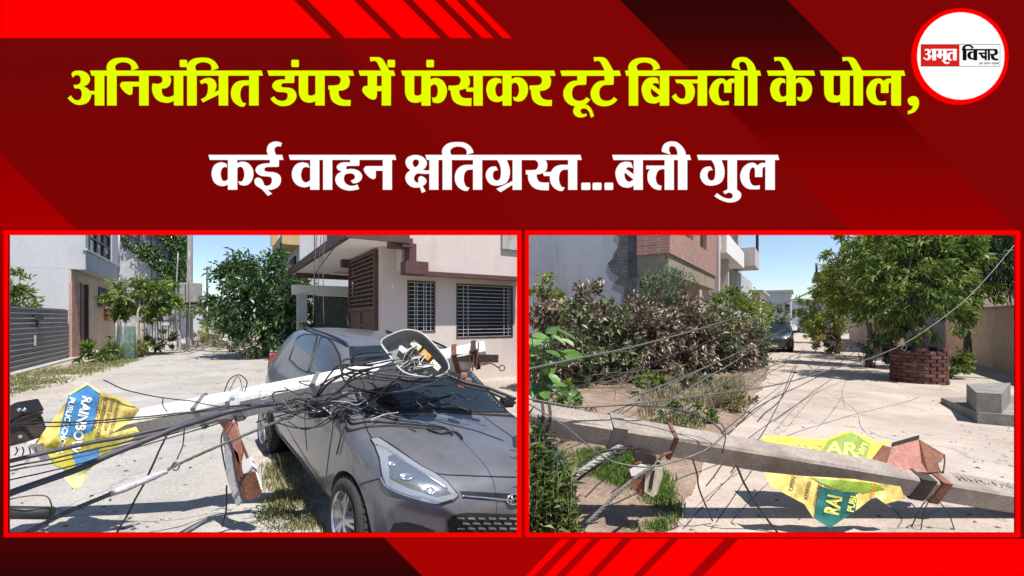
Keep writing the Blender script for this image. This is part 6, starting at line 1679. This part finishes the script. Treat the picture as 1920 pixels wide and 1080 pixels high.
# ---- cables: every one a thing of its own
def cable(pts, r, m, label, group=None, n=8, sides=6, jit=0.004, name='cable', rv=0.0):
    if pts[0][0] <= -30:                # runs on to the ground left of the board
        pts = [(-620, HY + 1395 / pts[0][2], pts[0][2]), (-330, pts[0][1] + 110, pts[0][2])] + pts
    P3 = [at(*p) if len(p) == 3 else gp(*p) + Vector((0, 0, r + .014)) for p in pts]
    sp = spline(P3, n)
    if jit:
        sp = [q + Vector((noise.noise(q * 9), noise.noise(q * 9 + Vector((3, 3, 3))), noise.noise(q * 9 + Vector((7, 7, 7))))) * jit for q in sp]
    mb = MB(); mb.tube(sp, [r * (1 + rv * noise.noise(q * 14)) for q in sp], sides)
    return tag(mb.build(name, m, fix=False), label, 'cable', group)
def twisted(pts, r, m, label, group=None, turns=16, name='wire_rope'):
    sp = spline([at(*p) for p in pts], 24); root = empty(name, sp[0], 0, label, 'cable', group)
    for k in range(3):
        q = []
        for i, p in enumerate(sp):
            t = (sp[min(i + 1, len(sp) - 1)] - sp[max(0, i - 1)]).normalized(); xx = t.orthogonal().normalized(); yy = t.cross(xx)
            an = 2 * math.pi * (i / len(sp) * turns + k / 3); q.append(p + (xx * math.cos(an) + yy * math.sin(an)) * r * .6)
        mb = MB(); mb.tube(q, r * .55, 5); mb.build('strand', m, root, True, fix=False)
    return root
GA = 'cables sweeping from the lower left to the white pole'
cable([(-30, 806, 2.9), (167, 790, 3.0), (333, 775, 3.2), (444, 760, 3.4), (540, 752, 3.45), (640, 735, 3.45)], .0055, m_cab, 'thin black cable, uppermost of those crossing the blue banner print', GA)
cable([(-30, 809, 2.9), (110, 799, 2.95), (260, 786, 3.1), (420, 767, 3.35), (520, 757, 3.42)], .0045, m_cab, 'thin black cable hugging the uppermost one across the banner', GA)
cable([(-30, 880, 2.6), (111, 843, 2.75), (222, 821, 2.9), (333, 797, 3.1), (400, 777, 3.3), (470, 764, 3.4), (560, 752, 3.45)], .014, m_cabp, 'slate coloured thick cable, middle one over the banner', GA)
cable([(-30, 890, 2.65), (111, 858, 2.8), (222, 832, 2.95), (340, 803, 3.12), (430, 775, 3.36), (500, 760, 3.42)], .006, m_cab, 'black cable just below the slate coloured one', GA)
cable([(-30, 896, 2.68), (120, 864, 2.82), (240, 834, 2.98), (350, 806, 3.14), (440, 778, 3.36)], .005, m_wire, 'pale wire just below the slate coloured cable', GA)
cable([(-30, 915, 2.6), (139, 872, 2.75), (278, 832, 2.95), (380, 803, 3.2), (452, 780, 3.38)], .0045, m_cab, 'thin black cable above the thickest one', GA)
cable([(-30, 942, 2.4), (60, 910, 2.5), (139, 882, 2.6), (250, 835, 2.8), (347, 797, 3.05), (430, 772, 3.35), (500, 756, 3.45)], .020, m_cabp, 'thickest slate cable crossing from the left edge to the pole', GA)
cable([(205, 927, 2.72), (260, 905, 2.85), (314, 882, 2.95)], .019, m_sleeve, 'grey taped sleeve on the wire rope below the thick cables', None, n=16, sides=9, jit=.005, name='cable_sleeve', rv=.5)
twisted([(20, 1012, 2.4), (56, 996, 2.45), (120, 963, 2.55), (194, 932, 2.7), (210, 925, 2.73)], .013, m_rope, 'twisted grey rope end running out at the bottom left corner', turns=14)
twisted([(308, 885, 2.95), (333, 871, 3.0), (420, 832, 3.15), (500, 799, 3.3), (575, 768, 3.42)], .010, m_rope, 'twisted grey rope from the taped sleeve up to the car door', turns=26)
cable([(322, 873, 2.95), (330, 868, 2.94), (336, 874, 2.94), (330, 881, 2.94), (322, 876, 2.95), (328, 866, 2.95), (338, 872, 2.96)], .005, m_wire, 'wire knot where the taped sleeve meets the rope', None, name='wire_knot')
cable([(346, 800, 3.1), (342, 835, 3.05), (332, 862, 3.0)], .004, m_cab, 'short thin wire hanging to the rope knot')
cable([(312, 815, 3.05), (296, 850, 3.0), (278, 890, 2.95), (255, 935, 2.9), (217, 1003, 2.8)], .006, m_cab, 'black wire dropping from the thick cable to the bottom edge')
cable([(194, 713, 3.3), (239, 732, 3.3), (306, 746, 3.3), (360, 752, 3.35), (417, 763, 3.4), (470, 758, 3.4)], .0045, m_cab, 'thin black wire lying along the top of the white pole')
cable([(306, 746, 3.3), (306, 760, 3.3), (314, 772, 3.3)], .0035, m_cab, 'tiny wire tail on the white pole by the banner')
cable([(420, 735, 3.4), (430, 712, 3.4), (448, 703, 3.4), (462, 715, 3.4), (458, 735, 3.4)], .004, m_cab, 'small wire loop standing above the switch on the pole')
cable([(428, 735, 3.4), (446, 706, 3.42), (455, 735, 3.4)], .003, m_wire, 'pale wire loop above the switch on the pole')
rg = random.Random(17)
GT = 'tangled service wires round the pole on the car'
# loops round the junction box
loops = [[(735, 664), (690, 668), (645, 675), (650, 690), (690, 697), (760, 706), (830, 708)], [(725, 668), (680, 676), (640, 690), (655, 705), (720, 712), (800, 716), (845, 704)], [(740, 675), (690, 684), (640, 684), (620, 700), (600, 730), (585, 760)],
         [(745, 682), (700, 690), (650, 700), (615, 720), (590, 745), (540, 752)], [(840, 700), (800, 722), (740, 735), (690, 733), (655, 722), (640, 700), (655, 684), (700, 678)], [(835, 698), (780, 712), (720, 708), (670, 700), (630, 706), (600, 722)],
         [(760, 700), (730, 722), (700, 745), (660, 760), (640, 775)], [(790, 706), (760, 730), (720, 740), (690, 760), (665, 775)], [(745, 690), (690, 700), (655, 716), (625, 742), (560, 760), (500, 775)], [(700, 690), (660, 706), (640, 730), (600, 752), (550, 748)],
         [(840, 694), (860, 704), (850, 720), (800, 724), (770, 716)], [(716, 660), (680, 662), (660, 672), (668, 684), (700, 686)]]
for k, lp in enumerate(loops):
    cable([(px, py, 3.40 + .04 * math.sin(k + i)) for i, (px, py) in enumerate(lp)], .0065 if k % 3 else .0085, m_cab if k % 4 else m_cabp, 'black service wire looping between the junction box and the white pole', GT, sides=6)
# wires that lie on the bodywork
def lay(pts, r, m, label, group, lift=.006, name='cable'):
    q = spline([Vector((p[0], p[1], 0)) for p in pts], 8); P3 = []
    for p in q:
        h, n_ = on_car(p.x, p.y)
        if h is not None: P3.append(M_CAR @ (h + n_ * (lift + r)))
    if len(P3) > 2:
        mb = MB(); mb.tube(P3, r, 6); return tag(mb.build(name, m, fix=False), label, 'cable', group)
GH = 'cables lying on the bonnet of the grey car'
lay([(652, 770), (660, 795), (690, 792), (740, 795), (800, 800), (835, 806), (848, 818)], .007, m_cab, 'black cable lying across the bonnet, rear one of the pair', GH)
lay([(648, 775), (656, 806), (690, 802), (740, 800), (800, 805), (830, 806)], .006, m_cab, 'black cable lying across the bonnet, front one of the pair', GH)
lay([(805, 800), (818, 812), (800, 806), (826, 815), (850, 812), (862, 820), (866, 826)], .009, m_cab, 'short frayed cable end on the bonnet', GH)
lay([(660, 772), (648, 800), (640, 830), (634, 852)], .006, m_cab, 'frayed wire hanging down the front wing of the car', GH)
lay([(655, 770), (640, 790), (642, 815)], .005, m_cab, 'short wire hanging on the front wing beside the longer one', GH)
cable([(862, 738, 3.5), (900, 775, 3.2), (940, 805, 3.0), (1000, 848, 2.7)], .003, m_cab, 'thin taut wire crossing the bonnet to the lower right')
for k, (y0, y1, r_) in enumerate(((716, 748, .014), (722, 756, .011))):
    cable([(835, 702 + k * 4, 3.5), (870, y0, 3.5), (915, (y0 + y1) / 2 - 4, 3.5), (968, y1, 3.45)], r_, m_cab, ('upper' if k == 0 else 'lower') + ' thick black cable running right over the windscreen', None, jit=.006)
# the frayed mass between pole and bonnet
for k in range(30):
    c_ = (rg.gauss(642, 66), rg.gauss(750, 22)); Y = rg.uniform(3.32, 3.5)
    p = []
    ang = rg.uniform(0, 6.28); L = rg.uniform(25, 70)
    for i in range(4):
        t = i / 3 - .5
        p.append((c_[0] + math.cos(ang) * L * t * 1.4 + rg.uniform(-14, 14), c_[1] + math.sin(ang) * L * t * .55 + rg.uniform(-10, 10), Y + rg.uniform(-.05, .05)))
    cable(p, rg.uniform(.003, .006), rg.choice((m_cab, m_cab, m_cabp, m_wire, m_sleeve)), 'loose wire in the tangle between the white pole and the bonnet', 'loose wires of the tangle')
for k in range(14):
    c_ = (rg.gauss(770, 60), rg.gauss(752, 10)); Y = rg.uniform(3.5, 3.65)
    p = [(c_[0] + (i - 1.5) * rg.uniform(12, 26) + rg.uniform(-6, 6), c_[1] + rg.uniform(-11, 11), Y) for i in range(4)]
    cable(p, rg.uniform(.004, .008), m_cab, 'loose wire lying on the foot of the windscreen', 'loose wires on the windscreen')
for k in range(16):
    px = rg.uniform(525, 610); py = rg.uniform(752, 775); Y = rg.uniform(3.3, 3.45)
    cable([(px - 25, py + rg.uniform(-6, 10), Y), (px, py + rg.uniform(-12, 16), Y), (px + 22, py + rg.uniform(-14, 6), Y), (px + 40, py - 8, Y)], rg.uniform(.003, .0055), rg.choice((m_cab, m_cabp, m_wire)), 'loose wire hanging below the pole before the car doors', 'loose wires before the doors')
for k, p in enumerate([[(480, 792, 3.35), (540, 775, 3.4), (600, 758, 3.4), (650, 742, 3.42)], [(480, 806, 3.3), (550, 775, 3.38), (615, 745, 3.4)], [(495, 785, 3.4), (560, 802, 3.3), (610, 795, 3.3), (640, 765, 3.35)], [(540, 790, 3.3), (575, 805, 3.3), (625, 780, 3.3)]]):
    cable(p, .005, m_cab if k != 1 else m_wire, ['uppermost slack black wire before the rear door', 'pale slack wire before the rear door', 'longest drooping wire before the rear door', 'short wire drooping lowest before the car doors'][k], 'slack wires before the rear door')
cable([(497, 800, 3.5), (505, 850, 3.4), (530, 910, 3.35), (550, 952, 3.4)], .004, m_cab, 'thin wire dropping from the rear wheel to the grass, left one')
cable([(520, 850, 3.4), (532, 890, 3.35), (550, 935, 3.4)], .004, m_cab, 'thin wire dropping from the rear wheel to the grass, right one')
cable([(425, 910, 3.4), (424, 955, 3.45), (417, 985, 3.5)], .006, m_cab, 'dark strip hanging from the broken arm to the ground')
# hanging wires before the porch
for k, (px, y1) in enumerate(((590, 600), (598, 560), (606, 606), (603, 520))):
    cable([(px + 4, 440, 9.3), (px, 500, 9.3), (px - 3 + k * 2, y1, 9.3)], .008, m_wire if k % 2 else m_rope, ['leftmost wire hanging from the porch roof edge', 'short pale wire hanging second from the left before the porch', 'longest wire hanging before the porch, rightmost', 'shortest wire hanging before the porch'][k], 'wires hanging before the porch')
cable([(640, 447, 9.4), (600, 500, 12), (575, 535, 16)], .012, m_cab, 'black service cable along the porch roof edge')
# dropped foliage rope on the car roof
lay([(665, 612), (690, 612), (712, 618), (738, 628)], .016, m_cab, 'dark rope of twisted wires lying on the car roof', None, .0, 'wire_rope')

# right lane
m_bund = surf('dusty_cable_bundle', (0.26, 0.25, 0.24, 1), .75, var=.35, scale=18, fine=80, bump=.4)
GR = 'long fallen line wires along the right lane'
twisted([(985, 694, 5.0), (1080, 673, 5.8), (1180, 652, 7.0), (1300, 620, 10.0), (1400, 590, 15), (1460, 572, 20), (1530, 545, 30)], .017, m_rope, 'thick twisted line cable rising over the dry hedge', GR, 30)
cable([(988, 747, 3.3), (1040, 757, 3.35), (1091, 763, 3.4), (1160, 759, 3.5), (1230, 752, 3.6), (1341, 738, 4.2), (1464, 720, 5.2), (1560, 692, 6.2), (1639, 669, 7.0), (1708, 637, 7.6), (1789, 580, 8.0), (1843, 529, 8.2), (1908, 452, 8.4)], .008, m_wire, 'long pale wire sweeping from the left edge up to the top right corner', GR)
cable([(1690, 655, 7.3), (1694, 646, 7.3), (1700, 650, 7.3), (1696, 658, 7.3), (1690, 652, 7.3)], .008, m_wire, 'small knot on the long pale wire before the brick planter', None, name='wire_knot')
for k, p in enumerate([[(1180, 745, 4.4), (1248, 720, 5.5), (1391, 658, 11), (1447, 629, 18), (1500, 607, 30)], [(1225, 775, 4.2), (1305, 720, 5.6), (1380, 676, 9), (1436, 637, 16)], [(1160, 780, 3.8), (1220, 742, 4.6), (1300, 700, 6.5), (1350, 676, 8.5)],
                       [(1400, 712, 6), (1440, 690, 7.5), (1510, 655, 12)], [(1390, 730, 5.6), (1440, 700, 7), (1500, 668, 10)], [(1494, 712, 7), (1561, 673, 10), (1612, 640, 14)]]):
    cable(p, .010 if k < 2 else .007, m_wire, ['pale line wire nearest the hedge, running to the parked car', 'second pale line wire right of the hedge one', 'short slack line wire before the hedge weeds', 'thin line wire over the lane before the parked car, upper', 'thin line wire over the lane before the parked car, lower', 'thin line wire over the middle of the lane'][k], GR)
for k, p in enumerate([[(1380, 800, 4.2), (1440, 752, 6), (1560, 690, 10), (1680, 600, 13), (1760, 520, 15)], [(1200, 800, 3.9), (1330, 735, 6), (1440, 668, 11), (1496, 622, 26)], [(1420, 790, 4.6), (1480, 720, 8), (1505, 650, 20)],
                       [(1040, 735, 4.6), (1150, 705, 5.6), (1290, 655, 9), (1420, 605, 17), (1490, 580, 28)]]):
    cable(p, .007, m_cab, ['dark wire rising from the banner to the far right trees', 'dark wire running from the grey pole sleeve down the lane', 'dark wire in the middle of the lane towards its far end', 'dark wire slung low along the whole hedge'][k], GR)
for k, p in enumerate([[(1440, 583, 20), (1531, 540, 18), (1600, 490, 16)], [(1515, 594, 20), (1560, 570, 17), (1600, 549, 14)], [(1530, 596, 20), (1571, 570, 18), (1600, 553, 16)], [(1571, 607, 13), (1595, 592, 13), (1614, 574, 13)], [(1574, 622, 12), (1630, 600, 11.5), (1684, 568, 11)], [(1590, 530, 16), (1575, 500, 17), (1580, 480, 18)]]):
    cable(p, .018 if k < 3 else .012, m_wire, ['leftmost overhead wire rising from the far grey block', 'upper overhead wire into the bushy far tree', 'overhead wire just right of the upper one', 'short steep overhead wire in the yellow green tree', 'longest low overhead wire into the planter tree', 'short wire end sticking up against the sky'][k], 'overhead wires by the right trees')
GL = 'thin wires lying on the dusty lane'
for k, p in enumerate([[(1451, 812), (1490, 768), (1532, 728)], [(1469, 814), (1505, 768), (1540, 726)], [(1280, 998), (1330, 940), (1383, 882), (1420, 835)], [(1333, 998), (1370, 945), (1413, 882), (1440, 850)], [(1545, 735), (1600, 768), (1615, 805), (1640, 826)], [(1300, 960), (1350, 915), (1400, 880)],
                       [(1530, 808), (1560, 775), (1580, 745)], [(1370, 985), (1410, 940), (1450, 900)], [(1600, 700), (1580, 730), (1585, 770)], [(1660, 950), (1690, 975), (1680, 1000)]]):
    cable(p, .006, m_cab if k in (2, 3) else m_rope, ['left one of the two close wires on the lane above the yellow banner', 'right one of the two close wires on the lane above the yellow banner', 'black wire on the lane under the middle of the fallen pole, left one', 'black wire on the lane under the middle of the fallen pole, right one', 'grey wire curling on the lane down to the top of the green banner print', 'short grey wire on the lane left of the black ones', 'short grey wire on the lane right of the two close ones', 'grey wire on the lane between black wires and lower banner', 'grey wire on the lane in the tree shadow', 'grey wire on the lane below the pole collar'][k], GL)
cable([(1380, 871, 3.4), (1397, 910, 3.4), (1425, 955, 3.45), (1462, 1004, 3.45)], .008, m_cab, 'black wire curving from the fallen pole to the bottom edge')
cable([(1299, 860, 3.45), (1307, 890, 3.45), (1310, 912, 3.45), (1322, 945, 3.5), (1336, 976, 3.6)], .006, m_cab, 'black wire hanging from the middle of the fallen pole')
cable([(990, 756, 3.2), (1063, 802, 3.2), (1127, 854, 3.2), (1174, 872, 3.2), (1230, 874, 3.2), (1313, 849, 3.25), (1358, 817, 3.3)], .006, m_wire, 'slack wire drooping below the fallen pole in a long arc')
cable([(1160, 759, 3.5), (1250, 764, 3.5), (1310, 780, 3.45), (1345, 800, 3.4), (1359, 818, 3.3)], .006, m_cab, 'black wire arching over the fallen pole to its middle')
cable([(1262, 797, 3.5), (1310, 790, 3.5), (1350, 794, 3.45), (1360, 816, 3.35), (1354, 850, 3.35)], .004, m_cab, 'thin wire crossing the top of the fallen pole')
twisted([(984, 960, 2.5), (1035, 920, 2.75), (1072, 896, 2.95), (1130, 857, 3.3), (1165, 835, 3.5)], .020, m_bund, 'thick pale cable bundle at the lower left of the right lane', turns=9)
cable([(984, 948, 2.5), (1060, 893, 2.95), (1120, 850, 3.3), (1180, 840, 3.4)], .009, m_cab, 'black cable beside the pale bundle')
cable([(1060, 915, 2.95), (1130, 868, 3.3), (1185, 838, 3.5)], .010, m_cab, 'black cable under the pale bundle')
twisted([(1085, 1000, 2.75), (1110, 972, 2.85), (1180, 905, 3.2), (1216, 880, 3.4), (1236, 868, 3.45)], .013, m_rope, 'grey wire rope from the broken bracket to the bottom edge', turns=16)
for k, (px, py) in enumerate(((1711, 986), (1727, 999), (1792, 999))):
    cable([(1748, 925, 3.5), ((1748 + px) / 2 + (8 if k == 2 else -6), (925 + py) / 2, 3.48), (px, py, 3.5)], .004, m_cab, ['left', 'middle', 'right'][k] + ' one of three thin wires hanging from the collar of the fallen pole')

# tall weeds beside the far wing of the car, at the lower left of the right window
def weed_clump(name, x0, x1, y0, y1, zlo, zhi, n, label, seed):
    rg = random.Random(seed); root = empty(name, ((x0 + x1) / 2, (y0 + y1) / 2, 0), 0, label, 'weeds'); o0 = Vector(root.location)
    mb = MB(); st = MB()
    for k in range(n):
        bx, by = rg.uniform(x0, x1), rg.uniform(y0, y1); h = rg.uniform(zlo, zhi) * (1 - .25 * (bx - x0) / (x1 - x0))
        top = Vector((max(.08, bx + rg.uniform(-.08, .05)), by + rg.uniform(-.08, .08), h))
        base = Vector((bx, by, 0)); st.tube([base - o0, base.lerp(top, .5) + Vector((rg.uniform(-.02, .02), 0, 0)) - o0, top - o0], .0025, 4)
        z = .1
        while z < h:
            p = base.lerp(top, z / h)
            for j in range(3):
                d_ = rnd_dir(rg); d_.z = abs(d_.z) * .5 + .1
                leaf(mb, p - o0, d_.normalized(), Vector((0, 0, 1)) + rnd_dir(rg) * .6, rg.uniform(.04, .085), rg.uniform(.008, .018))
            z += .045
    h_ = len(mb.f) // 2; m2 = MB(); m2.v = list(mb.v); m2.f = mb.f[h_:]; m2.mi = mb.mi[h_:]; m2.sm = mb.sm[h_:]
    mb.f = mb.f[:h_]; mb.mi = mb.mi[:h_]; mb.sm = mb.sm[:h_]
    mb.build('foliage', g_lush, root, fix=False); m2.build('dry_foliage', g_grass, root, fix=False); st.build('stems', surf('weed_stem', (0.07, 0.10, 0.03, 1), .8), root, fix=False)
weed_clump('weed_clump', .085, .29, 2.15, 2.42, .66, 1.24, 190, 'tall green weeds at the lower left corner of the right window', 6)
# stones and crumbs of concrete scattered about
rg = random.Random(23)
def stones(name, spec, n, smin, smax, m, label):
    mb = MB()
    for k in range(n):
        px, py = rg.uniform(spec[0], spec[1]), rg.uniform(spec[2], spec[3]); p = gp(px, py); s_ = rg.uniform(smin, smax) * (.5 + .5 * rg.random())
        vs2 = [Vector((x_, y_, z_)) for x_, y_, z_ in ((1, 0, .1), (.4, .9, 0), (-.7, .7, .1), (-1, -.1, 0), (-.3, -.9, .1), (.7, -.7, 0), (.35, .2, .8), (-.4, .15, .7), (.05, -.5, .75))]
        q = Matrix.Rotation(rg.uniform(0, 6.28), 3, 'Z'); sc = Vector((rg.uniform(.7, 1.3), rg.uniform(.6, 1.1), rg.uniform(.4, .9)))
        vs2 = [q @ Vector((v.x * sc.x, v.y * sc.y, v.z * sc.z)) * s_ + Vector((p.x, p.y, gh(p.x, p.y) + .014)) for v in vs2]
        mb.add(vs2, [(0, 1, 6), (1, 2, 7, 6), (2, 3, 7), (3, 4, 8, 7), (4, 5, 8), (5, 0, 6, 8), (6, 7, 8)])
    return tag(mb.build(name, m), label, 'rubble', kind='stuff')
stones('rubble', (1795, 1905, 800, 880), 90, .012, .06, m_conc, 'crumbled rubble beside the concrete ramp')
stones('rubble', (1380, 1900, 680, 990), 160, .006, .022, m_conc, 'stray pebbles over the right lane')
stones('rubble', (20, 520, 660, 990), 170, .006, .02, m_conc, 'stray pebbles over the left lane')
stones('rubble', (1230, 1300, 870, 980), 90, .01, .04, m_soil, 'loose clods at the foot of the weed bank')
stones('rubble', (300, 420, 655, 690), 60, .03, .12, m_conc, 'broken bricks and clods at the far verge of the left lane')
# dry leaves strewn on the lanes
mb = MB()
for k in range(500):
    px, py = (rg.uniform(990, 1900), rg.uniform(650, 1000)) if k % 3 else (rg.uniform(20, 620), rg.uniform(650, 1000))
    p = gp(px, py); p.z = gh(p.x, p.y) + .024
    leaf(mb, p, Vector((math.cos(k), math.sin(k), .1)).normalized(), Vector((0, 0, 1)), rg.uniform(.03, .07), rg.uniform(.015, .03))
tag(mb.build('fallen_leaves', g_dry, fix=False), 'dry leaves strewn over both lanes', 'leaves', kind='stuff')
